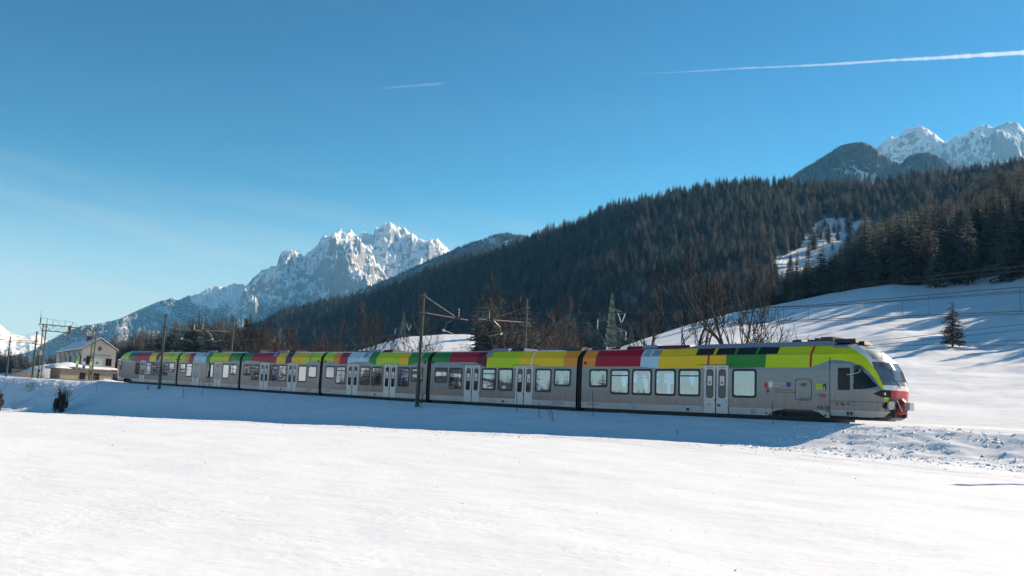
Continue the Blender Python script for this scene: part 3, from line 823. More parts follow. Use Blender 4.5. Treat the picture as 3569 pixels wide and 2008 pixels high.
# the lone young spruce on the slope
R_l = 150.
zl = float(slope_z(np.array([25.34]), np.array([R_l]))[0])
Rn = random.Random(5)
lt = empty('lone_spruce', (math.sin(RAD(25.34)) * R_l, math.cos(RAD(25.34)) * R_l, zl + EYE))
tag(lt, 'single small spruce standing alone on the open snow slope', 'tree')
hL = 6.9
tr = MB(); tr.tube([(0, 0, -.4), (.03, 0, 1.2), (0, .03, 3.5), (0, 0, 5.6), (.02, 0, hL)], [.17, .15, .10, .05, .01], 7)
tr.build('trunk', 'spruce_bark', lt)
cw = MB(); vs, fs = [], []
for L in range(30):
    f = L / 29; z = .75 + (hL - .85) * f
    rad = (2.15 * (1 - f) ** .75 + .06) * (1 if f > .12 else .8)
    for k in range(7 if f < .8 else 5):
        a = Rn.uniform(0, 6.283); r = rad * Rn.uniform(.5, 1.15); dr = r * Rn.uniform(.1, .45)
        ca, sa = math.cos(a), math.sin(a)
        def P(t, sd=0., dz=0.): return (ca * r * t - sa * sd, sa * r * t + ca * sd, z - dr * t + .15 * r * t * t + dz)
        b_ = len(vs); vs += [P(.0, -.02), P(.0, .02), P(1.)]; fs.append((b_, b_ + 1, b_ + 2))
        for q in range(6):
            t = .15 + .82 * (q + Rn.random() * .7) / 6
            for sd in (-1, 1):
                ln = r * Rn.uniform(.15, .40); b_ = len(vs)
                vs += [P(t - .07), P(t + .07), P(min(1.08, t + .12), sd * ln, -ln * Rn.uniform(.2, .9))]; fs.append((b_, b_ + 1, b_ + 2))
cw.add(vs, fs); cw.build('crown', 'lone_needles', lt)

# ------------------------------------------------------------------ bare broadleaf trees
def bare_tree(name, label, loc, h, spread, seed, trunk_mat='bark', twig_mat='twig', stems=1, gnarl=.22, group=None, dense=1., levels=5, lean=0., minr=.019):
    R = random.Random(seed)
    root = empty(name, loc); tag(root, label, 'tree', group)
    T1, T2 = MB(), MB()
    def grow(p, d, ln, rad, lev):
        n_ = 4 if lev < 2 else 3
        pts, rads = [p], [rad]
        dd = d.copy(); q = p.copy()
        for i in range(n_):
            dd = (dd + Vector((R.gauss(0, gnarl), R.gauss(0, gnarl), R.gauss(0, gnarl * .6) + (.14 if lev > 0 else .04)))).normalized()
            q = q + dd * (ln / n_); pts.append(q.copy()); rads.append(rad * (1 - .55 * (i + 1) / n_))
        (T1 if lev < 2 else T2).tube(pts, rads, 6 if lev < 2 else (4 if lev < 3 else 3), cap=False)
        if lev >= levels: return
        nk = int((R.choice((3, 4, 4)) if lev < 2 else R.choice((2, 3, 3))) * dense + .5)
        for k in range(nk):
            t = R.uniform(.3, 1.0) if k else 1.0
            idx = min(n_ - 1, int(t * n_)); fr = t * n_ - idx
            bp = pts[idx].lerp(pts[idx + 1], min(1, fr)); br = rads[idx] * (1 - fr) + rads[idx + 1] * fr
            axis = Vector((R.gauss(0, 1), R.gauss(0, 1), R.gauss(0, .5))).normalized()
            ang_ = R.uniform(.35, .95) * spread
            nd = (dd if k == 0 else (pts[idx + 1] - pts[idx]).normalized())
            nd = (Matrix.Rotation(ang_ * (.5 if k == 0 else 1), 3, axis) @ nd)
            if lev < 3: nd.z = max(nd.z, -.15)
            grow(bp, nd.normalized(), ln * R.uniform(.48, .74), max(minr, br * R.uniform(.60, .85)), lev + 1)
    for s_ in range(stems):
        a = R.uniform(0, 6.28); off = Vector((math.cos(a), math.sin(a), 0)) * (.25 * (stems > 1))
        dv = Vector((math.cos(a) * .28 * (stems > 1) + lean, math.sin(a) * .28 * (stems > 1), 1)).normalized()
        hh = h * (.36 if levels >= 4 else .45) * R.uniform(.85, 1.1)
        grow(off + Vector((0, 0, -.4)), dv, hh, h * .025 * (1 if stems == 1 else .75), 0)
    zs_ = sorted(v[2] for v in T2.v); k_ = h / zs_[int(len(zs_) * .93)]
    for M_ in (T1, T2): M_.v = [(v[0] * k_, v[1] * k_, v[2] * k_) for v in M_.v]
    T1.build('trunk', trunk_mat, root); T2.build('crown', twig_mat, root)
    return root
def ground_at(X, Y): return float(ground_z(np.array([X]), np.array([Y]))[0])
def by_bearing(b, Y):
    r = Y / math.cos(RAD(48.52 - b)); x, y = math.sin(RAD(b)) * r, math.cos(RAD(b)) * r
    X = S0 - (x * D[0] + y * D[1]); return Vector((x, y, EYE + ground_at(X, Y) - .15)), r
BT = [  # bearing, Y, top elevation, spread, seed, label, stems, twig, gnarl
    (-8.2, 62, 4.55, 1.05, 11, 'broad bare fruit tree just left of the near catenary mast', 2, 'twig', .24),
    (-4.9, 61, 4.35, 1.0, 13, 'bare tree behind the arm of the near catenary mast', 2, 'twig', .26),
    (-1.0, 61, 6.0, 1.05, 15, 'big spreading bare tree beside the far catenary mast', 3, 'twig', .24),
    (8.79, 60, 6.5, .8, 17, 'upright bare tree over the crimson roof panel', 1, 'twig', .18),
    (11.54, 60, 7.6, .8, 19, 'tall bare tree with hanging dead branches over the yellow roof', 1, 'twig', .22),
    (12.35, 63, 5.3, 1.1, 20, 'low knotty bare tree between two tall ones', 2, 'twig', .3),
    (13.45, 60, 8.6, .78, 21, 'tallest bare tree with fanning crown above the roof windows', 2, 'twig', .17),
]
for b, Y, te, sp, sd, lab, stm, tw, gn in BT:
    p, r = by_bearing(b, Y); h = math.tan(RAD(te)) * r + EYE - p.z
    bare_tree('bare_tree', lab, p, h * 1.0, sp, sd, twig_mat=tw, stems=stm, gnarl=gn, group='bare trees behind the train')
for b, Y, te, sd, lab in ((-12.9, 63, 2.75, 31, 'reddish bare shrub thicket behind the third carriage'), (-11.9, 65, 2.9, 32, 'reddish bare shrub at the right of the red thicket'), (-13.8, 60, 2.6, 33, 'reddish bare shrub at the left of the red thicket'), (3.3, 70, 3.7, 34, 'small bare bush behind the orange roof panels')):
    p, r = by_bearing(b, Y); h = math.tan(RAD(te)) * r + EYE - p.z
    bare_tree('bare_shrub', lab, p, h * .95, .8, sd, trunk_mat='red_twig', twig_mat='red_twig', stems=5, gnarl=.2, group='bare shrubs behind the train', levels=3, minr=.02, dense=1.5)
for b, r, te, sd, lab in ((4.15, 210, 4.6, 41, 'pale greyish bare tree left of the green lattice pylon'), (-16.2, 240, 3.3, 43, 'brownish bare tree at the right end of the grove'), (-15.4, 235, 2.9, 44, 'rounded bare tree beside the second far mast')):
    p = sight(b, 0, r); z0 = EYE - 3.0; h = math.tan(RAD(te)) * r + 3.0; p.z = z0
    bare_tree('bare_tree', lab, p, h, .7, sd, trunk_mat='pale_twig' if b > 0 else 'twig', twig_mat='pale_twig' if b > 0 else 'twig', stems=2, gnarl=.15, minr=.04, dense=1.2)

# pollarded willows on the bank at the left
def pollard(X, Y, h, seed, label, nshoot=80):
    R = random.Random(seed)
    root = empty('pollard_willow', T(X, Y, ground_at(X, Y) - .1), ROTZ); tag(root, label, 'tree')
    m = MB(); m.tube([(0, 0, -.3), (.05, 0, h * .25), (-.05, .05, h * .45), (.1, 0, h * .55)], [.26, .23, .25, .32], 9)
    m.tube([(.0, 0, h * .1), (-.7, .1, h * .32), (-.85, 0, h * .5)], [.17, .14, .18], 8)
    m.tube([(.1, 0, h * .15), (.9, .1, h * .25), (1.1, 0, h * .38)], [.17, .14, .17], 8)
    m.build('trunk', 'bark', root)
    s = MB()
    for k in range(nshoot):
        bx, bz = R.choice(((.1, .52), (-.85, .48), (1.1, .36), (0.05, .5), (.1, .5)))
        a = R.uniform(-1.1, 1.1); o = R.uniform(-.5, .5); ln = h * R.uniform(.3, .55)
        p0 = Vector((bx, 0, bz * h)); pts = [p0]
        d = Vector((math.sin(a), o, math.cos(a))).normalized()
        for q in range(3):
            d = (d + Vector((R.gauss(0, .12), R.gauss(0, .12), .05))).normalized(); pts.append(pts[-1] + d * ln / 3)
        s.tube(pts, [.03, .022, .015, .006], 3, cap=False)
    for k in range(nshoot):                       # dead stems hanging on the left
        bx = R.uniform(-1.3, -.5); p0 = Vector((bx, R.uniform(-.3, .3), h * R.uniform(.4, .5)))
        s.tube([p0, p0 + Vector((R.uniform(-.5, 0), 0, -h * .2)), p0 + Vector((R.uniform(-.8, .3), 0, -h * R.uniform(.35, .45)))], [.03, .02, .008], 3, cap=False)
    s.build('crown', 'twig', root); root.scale = (1.5, 1.2, 1)
pollard(-72, 33.4, 3.3, 3, 'dark pollard willow with bristling shoots at the foot of the embankment')
pollard(-92.5, 31.8, 4.0, 4, 'dark pollard willow stump cut by the left picture edge', 8)
# ================================================================== TRAIN
def paint(name, col, rough=.42, coat=.06, var=.06): return solid(name, col, rough, coat=coat, var=var, scale=1.3, bump=.0006, bscale=5., spec=.22)
def silver_paint():
    """metallic silver: slightly wavy panels, streaks that grow darker low on the side"""
    m, t, p = newmat('silver')
    tc = nn(t, 'ShaderNodeTexCoord'); sp = nn(t, 'ShaderNodeSeparateXYZ'); t.links.new(tc.outputs['Object'], sp.inputs[0])
    mp_ = nn(t, 'ShaderNodeMapping'); mp_.inputs['Scale'].default_value = (5., 5., .5); t.links.new(tc.outputs['Object'], mp_.inputs[0])
    n1 = nn(t, 'ShaderNodeTexNoise', Scale=1., Detail=6., Roughness=.65); t.links.new(mp_.outputs[0], n1.inputs['Vector'])
    mr = nn(t, 'ShaderNodeMapRange'); mr.inputs[1].default_value = 1.7; mr.inputs[2].default_value = .5; t.links.new(sp.outputs[2], mr.inputs[0])
    mu = nn(t, 'ShaderNodeMath', operation='MULTIPLY'); t.links.new(mr.outputs[0], mu.inputs[0]); t.links.new(n1.outputs[0], mu.inputs[1])
    ad = nn(t, 'ShaderNodeMath', operation='MULTIPLY_ADD'); ad.inputs[1].default_value = .22; t.links.new(n1.outputs[0], ad.inputs[0]); t.links.new(mu.outputs[0], ad.inputs[2])
    rp = nn(t, 'ShaderNodeValToRGB'); rp.color_ramp.elements[0].position = .08; rp.color_ramp.elements[1].position = .75
    rp.color_ramp.elements[0].color = (.225, .23, .24, 1); rp.color_ramp.elements[1].color = (.125, .125, .127, 1)
    t.links.new(ad.outputs[0], rp.inputs[0]); t.links.new(rp.outputs[0], p.inputs['Base Color'])
    p.inputs['Metallic'].default_value = .4; p.inputs['Roughness'].default_value = .18
    n2 = nn(t, 'ShaderNodeTexNoise', Scale=1.1, Detail=1.); t.links.new(tc.outputs['Object'], n2.inputs['Vector'])
    b = nn(t, 'ShaderNodeBump', Strength=1., Distance=.012); t.links.new(n2.outputs[0], b.inputs['Height']); t.links.new(b.outputs[0], p.inputs['Normal'])
silver_paint()
paint('skirt_grey', (.52, .50, .465), .42, .1, .16)
paint('door_white', (.66, .64, .60), .4, .1, .06)
paint('roof_grey', (.25, .29, .34), .35, .3)
paint('orange', (.80, .29, .03)); paint('crimson', (.38, .006, .028)); paint('light_blue', (.45, .66, .76))
paint('yellow', (.88, .60, .015)); paint('amber', (.86, .52, .012)); paint('green', (.035, .24, .035)); paint('lime', (.52, .66, .012))
paint('purple', (.06, .016, .05)); paint('stripe_red', (.42, .012, .012)); paint('white', (.80, .80, .79)); paint('signal_red', (.52, .035, .045))
paint('dark_grey', (.10, .10, .105)); paint('dark_red', (.13, .004, .02))
solid('rubber', (.012, .012, .013), .55, var=.2)
solid('black_iron', (.014, .014, .015), .6, var=.3, scale=6.)
solid('roof_kit', (.035, .033, .034), .55, var=.3, scale=4.)
solid('roof_pale', (.38, .40, .42), .45, var=.2, scale=3.)
solid('tarp_red', (.20, .016, .014), .6, var=.4, scale=4., bump=.03, bscale=6.)
solid('buffer_grey', (.35, .36, .37), .4, metal=.4, var=.2)
solid('paper', (.75, .75, .73), .7, var=.03)
solid('ink', (.04, .04, .045), .6, var=.1); solid('ink_red', (.5, .03, .03), .5, var=.05); solid('ink_blue', (.02, .05, .25), .5, var=.05); solid('ink_dark_red', (.2, .015, .03), .5, var=.05)
solid('seat_fabric', (.07, .085, .10), .9, var=.2); solid('lining', (.22, .23, .24), .7, var=.1); solid('floor_grey', (.12, .12, .13), .7, var=.2)
m, t, p = newmat('lamp_lens'); p.inputs['Base Color'].default_value = (.9, .9, .85, 1); p.inputs['Roughness'].default_value = .1; p.inputs['Metallic'].default_value = .8
def glass(name, tint, refl, ior):
    m, t, p = newmat(name); t.nodes.remove(p)
    o = t.nodes['Material Output']
    tr = nn(t, 'ShaderNodeBsdfTransparent'); tr.inputs[0].default_value = tint + (1,)
    gl = nn(t, 'ShaderNodeBsdfGlossy'); gl.inputs['Roughness'].default_value = .015; gl.inputs[0].default_value = refl + (1,)
    fr0 = nn(t, 'ShaderNodeFresnel'); fr0.inputs['IOR'].default_value = ior
    fr = nn(t, 'ShaderNodeMath', operation='MULTIPLY_ADD'); fr.inputs[1].default_value = .95; fr.inputs[2].default_value = .36; t.links.new(fr0.outputs[0], fr.inputs[0])
    tc = nn(t, 'ShaderNodeTexCoord'); nz_ = nn(t, 'ShaderNodeTexNoise', Scale=.35, Detail=0.); t.links.new(tc.outputs['Object'], nz_.inputs['Vector'])
    b = nn(t, 'ShaderNodeBump', Strength=1., Distance=.004); t.links.new(nz_.outputs[0], b.inputs['Height']); t.links.new(b.outputs[0], gl.inputs['Normal'])
    mx_ = nn(t, 'ShaderNodeMixShader'); t.links.new(fr.outputs[0], mx_.inputs[0]); t.links.new(tr.outputs[0], mx_.inputs[1]); t.links.new(gl.outputs[0], mx_.inputs[2])
    t.links.new(mx_.outputs[0], o.inputs['Surface'])
glass('glass', (.48, .68, .92), (.82, .91, 1.), 1.6)
def dark_glass(name, col, ior):
    m, t, p = newmat(name); p.inputs['Base Color'].default_value = col + (1,); p.inputs['Roughness'].default_value = .03; p.inputs['IOR'].default_value = ior; p.inputs['Specular IOR Level'].default_value = .5 if ior > 1.5 else .28
dark_glass('door_glass', (.035, .028, .025), 1.6); dark_glass('cab_glass', (.010, .011, .013), 1.45); dark_glass('roof_glass', (.02, .022, .03), 1.45)
dark_glass('windscreen_glass', (.12, .135, .15), 2.4)

ZR = -.933
train = empty('train', T(0, 44.54, ZR), ROTZ)
tag(train, 'long six-carriage silver regional train with rainbow coloured roof panels', 'train')
PROF = [(.30, 1.40), (.66, 1.43), (.9, 1.44), (2.6, 1.44), (3.0, 1.43), (3.48, 1.37), (3.92, 1.02), (4.02, .6), (4.05, 0.)]
def wy_(z): return float(np.interp(z, [p_[0] for p_ in PROF], [p_[1] for p_ in PROF]))

def make_window(car, xc, small, sg, vent=False, w=1.55):
    z0, z1 = (1.60 if small else 1.18), 2.74
    m = MB(); y = sg * (1.44); th = sg * .012
    x0, x1 = xc - w / 2, xc + w / 2
    m.ring(rrect(x0, x1, z0, z1, .16), rrect(x0 + .125, x1 - .125, z0 + .125, z1 - .125, .10), y, th, 0)
    if vent: m.box((xc, y + th * .3, z1 - .40), (w - .16, .02, .07), 0)
    pn = rrect(x0 + .07, x1 - .07, z0 + .07, z1 - .07, .09)
    m.add([(a, y + th * .35, b) for a, b in pn], [tuple(range(len(pn)))], 1)
    if small and sg < 0: m.box((xc, y + th * .2, z1 - .13), (.07, .02, .07), 0)
    return m.build('window', ['rubber', 'glass'], car)
def make_door(car, xc, sg, w=1.72, z0=.30, z1=2.92, sign='ink_red'):
    for k in (-1, 1):
        m = MB(); y = sg * 1.425; hw = w / 2
        a, b = (xc - hw, xc - .018) if k < 0 else (xc + .018, xc + hw)
        m.box(((a + b) / 2, y, (z0 + z1) / 2), (b - a, .055, z1 - z0), 0)
        yo = y + sg * .0275
        wx0, wx1 = (a + b) / 2 - .24, (a + b) / 2 + .24
        m.ring(rrect(wx0, wx1, 1.13, 2.72, .15), rrect(wx0 + .045, wx1 - .045, 1.175, 2.675, .11), yo, sg * .008, 1)
        pn = rrect(wx0 + .04, wx1 - .04, 1.17, 2.68, .11); m.add([(q, yo + sg * .003, r) for q, r in pn], [tuple(range(len(pn)))], 2)
        m.box(((a + b) / 2, yo + sg * .006, 2.08), (.30, .006, .52), 3)            # notice behind the glass
        m.box(((a + b) / 2, yo + sg * .010, 1.98), (.11, .004, .15), 4)
        for q in range(3): m.box(((a + b) / 2 - .15 + .15 * q, yo + sg * .003, 2.81), (.07, .006, .06), 5)
        m.box((a if k > 0 else b, yo + sg * .002, 1.5), (.03, .016, 2.5), 1)
        if k < 0: m.box((b - .03, yo + sg * .01, 1.02), (.04, .02, .14), 1)
        else: m.box((b - .10, yo + sg * .004, .95), (.05, .008, .06), 1)
        m.build('door', ['door_white', 'rubber', 'door_glass', 'paper', sign, 'dark_grey'], car)
    f = MB(); f.box((xc, sg * 1.455, z1 + .045), (w + .9, .05, .022), 0)
    f.build('rain_strip', 'dark_grey', car)

def carriage(x_ref, u0, u1, wins, doors, bands, poly, dz, pitch, stripes, name='carriage', lab=None, arch=None, seats=True, sgn=1):
    """u runs away from x_ref along sgn; bands (ua, ub, colour) ; poly lower edge of the colours"""
    car = None
    P_ = np.array(sorted(poly)); zb = lambda u: max(2.76, float(np.interp(u, P_[:, 0], P_[:, 1])))
    m = MB()
    us = sorted(set([u0, u1] + [c - .775 + .07 for c, s_, v in wins] + [c + .775 - .07 for c, s_, v in wins] + [q for q in P_[:, 0] if u0 < q < u1]))
    rows = [.66, 1.25, 1.67, 2.67]
    def hole(ua, ub, za, zb_):
        for c, s_, v in wins:
            if ua >= c - .71 and ub <= c + .71 and za >= (1.66 if s_ else 1.24) and zb_ <= 2.68: return True
        return False
    for sg in (-1, 1):
        for ua, ub in zip(us[:-1], us[1:]):
            if ub - ua < 1e-6: continue
            for za, zc2 in zip(rows[:-1], rows[1:]):
                if hole(ua + 1e-4, ub - 1e-4, za, zc2): continue
                m.add([(sgn * ua, sg * wy_(za), za), (sgn * ub, sg * wy_(za), za), (sgn * ub, sg * wy_(zc2), zc2), (sgn * ua, sg * wy_(zc2), zc2)], [(0, 1, 2, 3)])
            A_, B_ = zb(ua), zb(ub)
            m.add([(sgn * ua, sg * 1.44, 2.67), (sgn * ub, sg * 1.44, 2.67), (sgn * ub, sg * wy_(B_), B_), (sgn * ua, sg * wy_(A_), A_)], [(0, 1, 2, 3)])
        zs = [3.92, 4.02, 4.05]
        for za, zc2 in zip(zs[:-1], zs[1:]):
            m.add([(sgn * u0, sg * wy_(za), za), (sgn * u1, sg * wy_(za), za), (sgn * u1, sg * wy_(zc2), zc2), (sgn * u0, sg * wy_(zc2), zc2)], [(0, 1, 2, 3)], 1)
    ends = [(y, z) for z, y in PROF] + [(-y, z) for z, y in PROF[::-1]][1:]
    m.add([(sgn * u0, y, z) for y, z in ends], [tuple(range(len(ends)))], 2)
    car = m.build(name, ['silver', 'roof_grey', 'rubber'], train)
    car.location = (x_ref, 0, dz); car.rotation_euler = (0, -pitch, 0)  # dz and pitch lift and tilt the car to imitate barrel lens distortion
    if lab: car['label'] = lab
    # coloured roof panels
    for ua, ub, colr in bands:
        b = MB(); br = sorted(set([ua, ub] + [q for q in P_[:, 0] if ua < q < ub]))
        for sg in (-1, 1):
            for a_, c_ in zip(br[:-1], br[1:]):
                za_, zc_ = zb(a_ + 1e-4), zb(c_ - 1e-4)
                lv = [(za_, zc_), (3.48, 3.48), (3.92, 3.92)]
                for (l0, l1), (h0, h1) in zip(lv[:-1], lv[1:]):
                    b.add([(sgn * a_, sg * wy_(l0), l0), (sgn * c_, sg * wy_(l1), l1), (sgn * c_, sg * wy_(h1), h1), (sgn * a_, sg * wy_(h0), h0)], [(0, 1, 2, 3)])
        b.build('roof_panel', colr, car)
    for us_, colr in stripes:
        b = MB(); z0_ = zb(us_)
        for sg in (-1, 1):
            lv = [z0_, 3.48, 3.92]
            for l0, h0 in zip(lv[:-1], lv[1:]):
                b.add([(sgn * (us_ - .06), sg * (wy_(l0) + .005), l0), (sgn * (us_ + .06), sg * (wy_(l0) + .005), l0), (sgn * (us_ + .06), sg * (wy_(h0) + .006), h0 + .003), (sgn * (us_ - .06), sg * (wy_(h0) + .006), h0 + .003)], [(0, 1, 2, 3)])
        b.build('roof_stripe', colr, car)
    # dark seam along the crease of the roof
    sm = MB()
    for sg in (-1, 1): sm.box((sgn * (u0 + u1) / 2, sg * 1.373, 3.485), (u1 - u0, .006, .016))
    sm.build('roof_seam', 'dark_grey', car)
    # pale skirt along the bottom, cut away over an end bogie
    sk = MB(); seg = [u0, u1] if not arch else sorted([u0, u1] + [a for a, _ in arch] )
    zlo = (lambda u: .30) if not arch else (lambda u: float(np.interp(u, [a for a, _ in arch], [q for _, q in arch], left=.30, right=.30)))
    dcut = [(c - .86, c + .86) for c in doors]
    brk = sorted(set(seg + [q for a in dcut for q in a]))
    for sg in (-1, 1):
        sk = MB()
        def flush():
            nonlocal sk
            if sk.v: sk.build('skirt', 'skirt_grey', car)
            sk = MB()
        for a_, c_ in zip(brk[:-1], brk[1:]):
            mid = (a_ + c_) / 2
            if any(q0 < mid < q1 for q0, q1 in dcut): flush(); continue
            za_, zc_ = zlo(a_ + 1e-4), zlo(c_ - 1e-4)
            if za_ > .655 and zc_ > .655: flush(); continue
            sk.add([(sgn * a_, sg * wy_(za_), za_), (sgn * c_, sg * wy_(zc_), zc_), (sgn * c_, sg * 1.43, .66), (sgn * a_, sg * 1.43, .66)], [(0, 1, 2, 3)])
        flush()
    un = MB()
    un.box((sgn * (u0 + u1) / 2, 0, .22), (u1 - u0 - .2, 2.5, .20))
    R = random.Random(int(abs(x_ref) * 10))
    q = u0 + 1.5
    while q < u1 - 2.5:
        un.box((sgn * q, 0, .08), (R.uniform(.6, 1.8), 2.45, .12)); q += R.uniform(2, 3)
    un.box((sgn * (u0 + u1) / 2, 0, .06), (u1 - u0 - .1, 1.2, .14))  # added belly block that shuts out the sunlit snow beneath the train
    un.build('underframe', 'black_iron', car)
    for c, s_, v in wins:
        for sg in (-1, 1): make_window(car, sgn * c, s_, sg, v)
    for i, c in enumerate(doors):
        for sg in (-1, 1): make_door(car, sgn * c, sg, w=1.6 if len(doors) == 1 else 1.72, sign='ink_red' if i == 0 else 'ink')
    # inside: floor, ceiling and rows of seats seen through the glass
    inn = MB()
    inn.box((sgn * (u0 + u1) / 2, 0, .60), (u1 - u0 - .3, 2.74, .05), 0)
    inn.box((sgn * (u0 + u1) / 2, 0, 2.82), (u1 - u0 - .3, 2.7, .04), 1)
    inn.build('cabin_floor', ['floor_grey', 'lining'], car)
    st = MB()
    for c, s_, v in wins:
        for d_ in (-.62, .62):
            for yy in (-.98, -.5, .5, .98):
                x = sgn * (c + d_)
                st.box((x - .10 * (1 if d_ < 0 else -1), yy, 1.02), (.45, .42, .12)); st.box((x + (-.16 if d_ < 0 else .16), yy, 1.42), (.10, .42, .72), top=.85)
                st.box((x + (-.16 if d_ < 0 else .16), yy, 1.86), (.11, .26, .18))
    if st.v: st.build('seats', 'seat_fabric', car)
    return car

J = [-.08, -16.06, -32.06, -48.08, -64.05]
MID_W = [(1.52, True, False), (3.30, False, False), (7.10, False, False), (8.87, False, True), (12.66, False, True), (14.44, True, False)]
MID_D = [5.15, 10.72]
HALF = .25
def mid_car(k, bands, poly, stripes, dz, pitch, lab, skip=()):
    x0 = J[k]; L = J[k] - J[k + 1]
    wins = [q for i, q in enumerate(MID_W) if i not in skip]
    cv = lambda X: x0 - X
    bs = [(max(HALF, cv(a)), min(L - HALF, cv(b)), c) for a, b, c in bands]
    return carriage(x0, HALF, L - HALF, wins, MID_D, bs, [(cv(a), b) for a, b in poly], dz, pitch, [(cv(a), c) for a, c in stripes], lab=lab, sgn=-1)
END_W = [(1.68, True, False), (3.46, False, True), (5.21, False, False), (6.98, False, False), (8.71, False, True), (12.38, False, False)]
ARCH = [(13.8, .30), (14.05, .45), (14.35, .58), (14.8, .66), (16.4, .66), (16.8, .55), (17.1, .36), (17.2, .30)]
c1 = carriage(J[0], HALF, 17.40, END_W, [10.55],
    [(HALF, 1.35, 'orange'), (1.35, 5.05, 'crimson'), (5.05, 6.43, 'light_blue'), (6.43, 10.03, 'yellow'), (10.03, 11.17, 'amber'), (11.17, 13.68, 'green'), (13.68, 17.40, 'lime')],
    [(.2, 2.89), (5.05, 2.89), (6.3, 2.77), (12.3, 2.77), (13.3, 2.82), (16.3, 2.81), (17.4, 3.17)], .075, .0125, [(9.98, 'stripe_red'), (16.33, 'stripe_red')],
    lab='leading carriage with driving cab, lime, green and yellow roof', arch=ARCH)
c2 = mid_car(0, [(-.33, -1.58, 'orange'), (-1.58, -5.88, 'yellow'), (-5.88, -9.25, 'lime'), (-9.25, -10.51, 'dark_red'), (-10.51, -13.73, 'crimson'), (-13.73, -15.9, 'green')],
    [(-.3, 2.89), (-5.95, 2.89), (-6.05, 2.79), (-9.3, 2.78), (-10.5, 3.15), (-15.9, 3.15)], [(-4.61, 'white'), (-9.25, 'yellow')], .075, .0047, 'second carriage, orange, yellow and lime roof')
c3 = mid_car(1, [(-16.3, -18.91, 'green'), (-18.91, -20.13, 'amber'), (-20.13, -23.42, 'lime'), (-23.42, -24.54, 'green'), (-24.54, -27.82, 'light_blue'), (-27.82, -29.14, 'crimson'), (-29.14, -30.19, 'orange'), (-30.19, -31.9, 'lime')],
    [(-16.3, 3.15), (-17.3, 3.15), (-18.9, 2.88), (-23.4, 2.88), (-24.6, 3.12), (-26.5, 3.12), (-27.8, 2.9), (-29.2, 2.9), (-30.3, 3.12), (-31.8, 3.12)], [(-17.34, 'yellow'), (-25.85, 'white')], 0, 0, 'third carriage, lime roof with a light blue panel')
c4 = mid_car(2, [(-32.3, -35.27, 'lime'), (-35.27, -37.65, 'amber'), (-37.65, -38.8, 'purple'), (-38.8, -40.6, 'amber'), (-40.6, -45.86, 'crimson'), (-45.86, -47.9, 'green')],
    [(-32.3, 3.12), (-34.2, 3.12), (-35.3, 2.85), (-40.6, 2.9), (-42.5, 2.95), (-45.8, 3.12), (-47.9, 3.15)], [(-34.21, 'dark_red')], 0, 0, 'fourth carriage, roof mostly dark red')
c5 = mid_car(3, [(-48.3, -51.03, 'green'), (-51.03, -52.2, 'amber'), (-52.2, -55.5, 'lime'), (-55.5, -56.55, 'green'), (-56.55, -59.86, 'light_blue'), (-59.86, -61.12, 'crimson'), (-61.12, -62.24, 'orange'), (-62.24, -63.8, 'lime')],
    [(-48.3, 3.12), (-49.5, 3.12), (-50.9, 2.9), (-55.4, 2.85), (-57, 2.77), (-61, 2.8), (-62.3, 2.85), (-63.8, 2.88)], [(-50.0, 'lime')], .02, 0, 'fifth carriage with raised pantograph, lime and light blue roof', skip=(3,))
c6 = carriage(J[4], HALF, 17.40, END_W, [10.63],
    [(HALF, 3.13, 'lime'), (3.13, 5.73, 'amber'), (5.73, 6.69, 'purple'), (6.69, 8.8, 'yellow'), (8.8, 13.99, 'crimson'), (13.99, 15.9, 'green'), (15.9, 17.40, 'lime')],
    [(.3, 2.88), (2.15, 2.88), (3.15, 3.12), (5.5, 3.12), (6.75, 2.85), (14, 2.8), (15.9, 3.1), (17.4, 3.17)], .05, 0., [(2.19, 'dark_red')], lab='rear carriage at the far end of the train', arch=ARCH, sgn=-1)

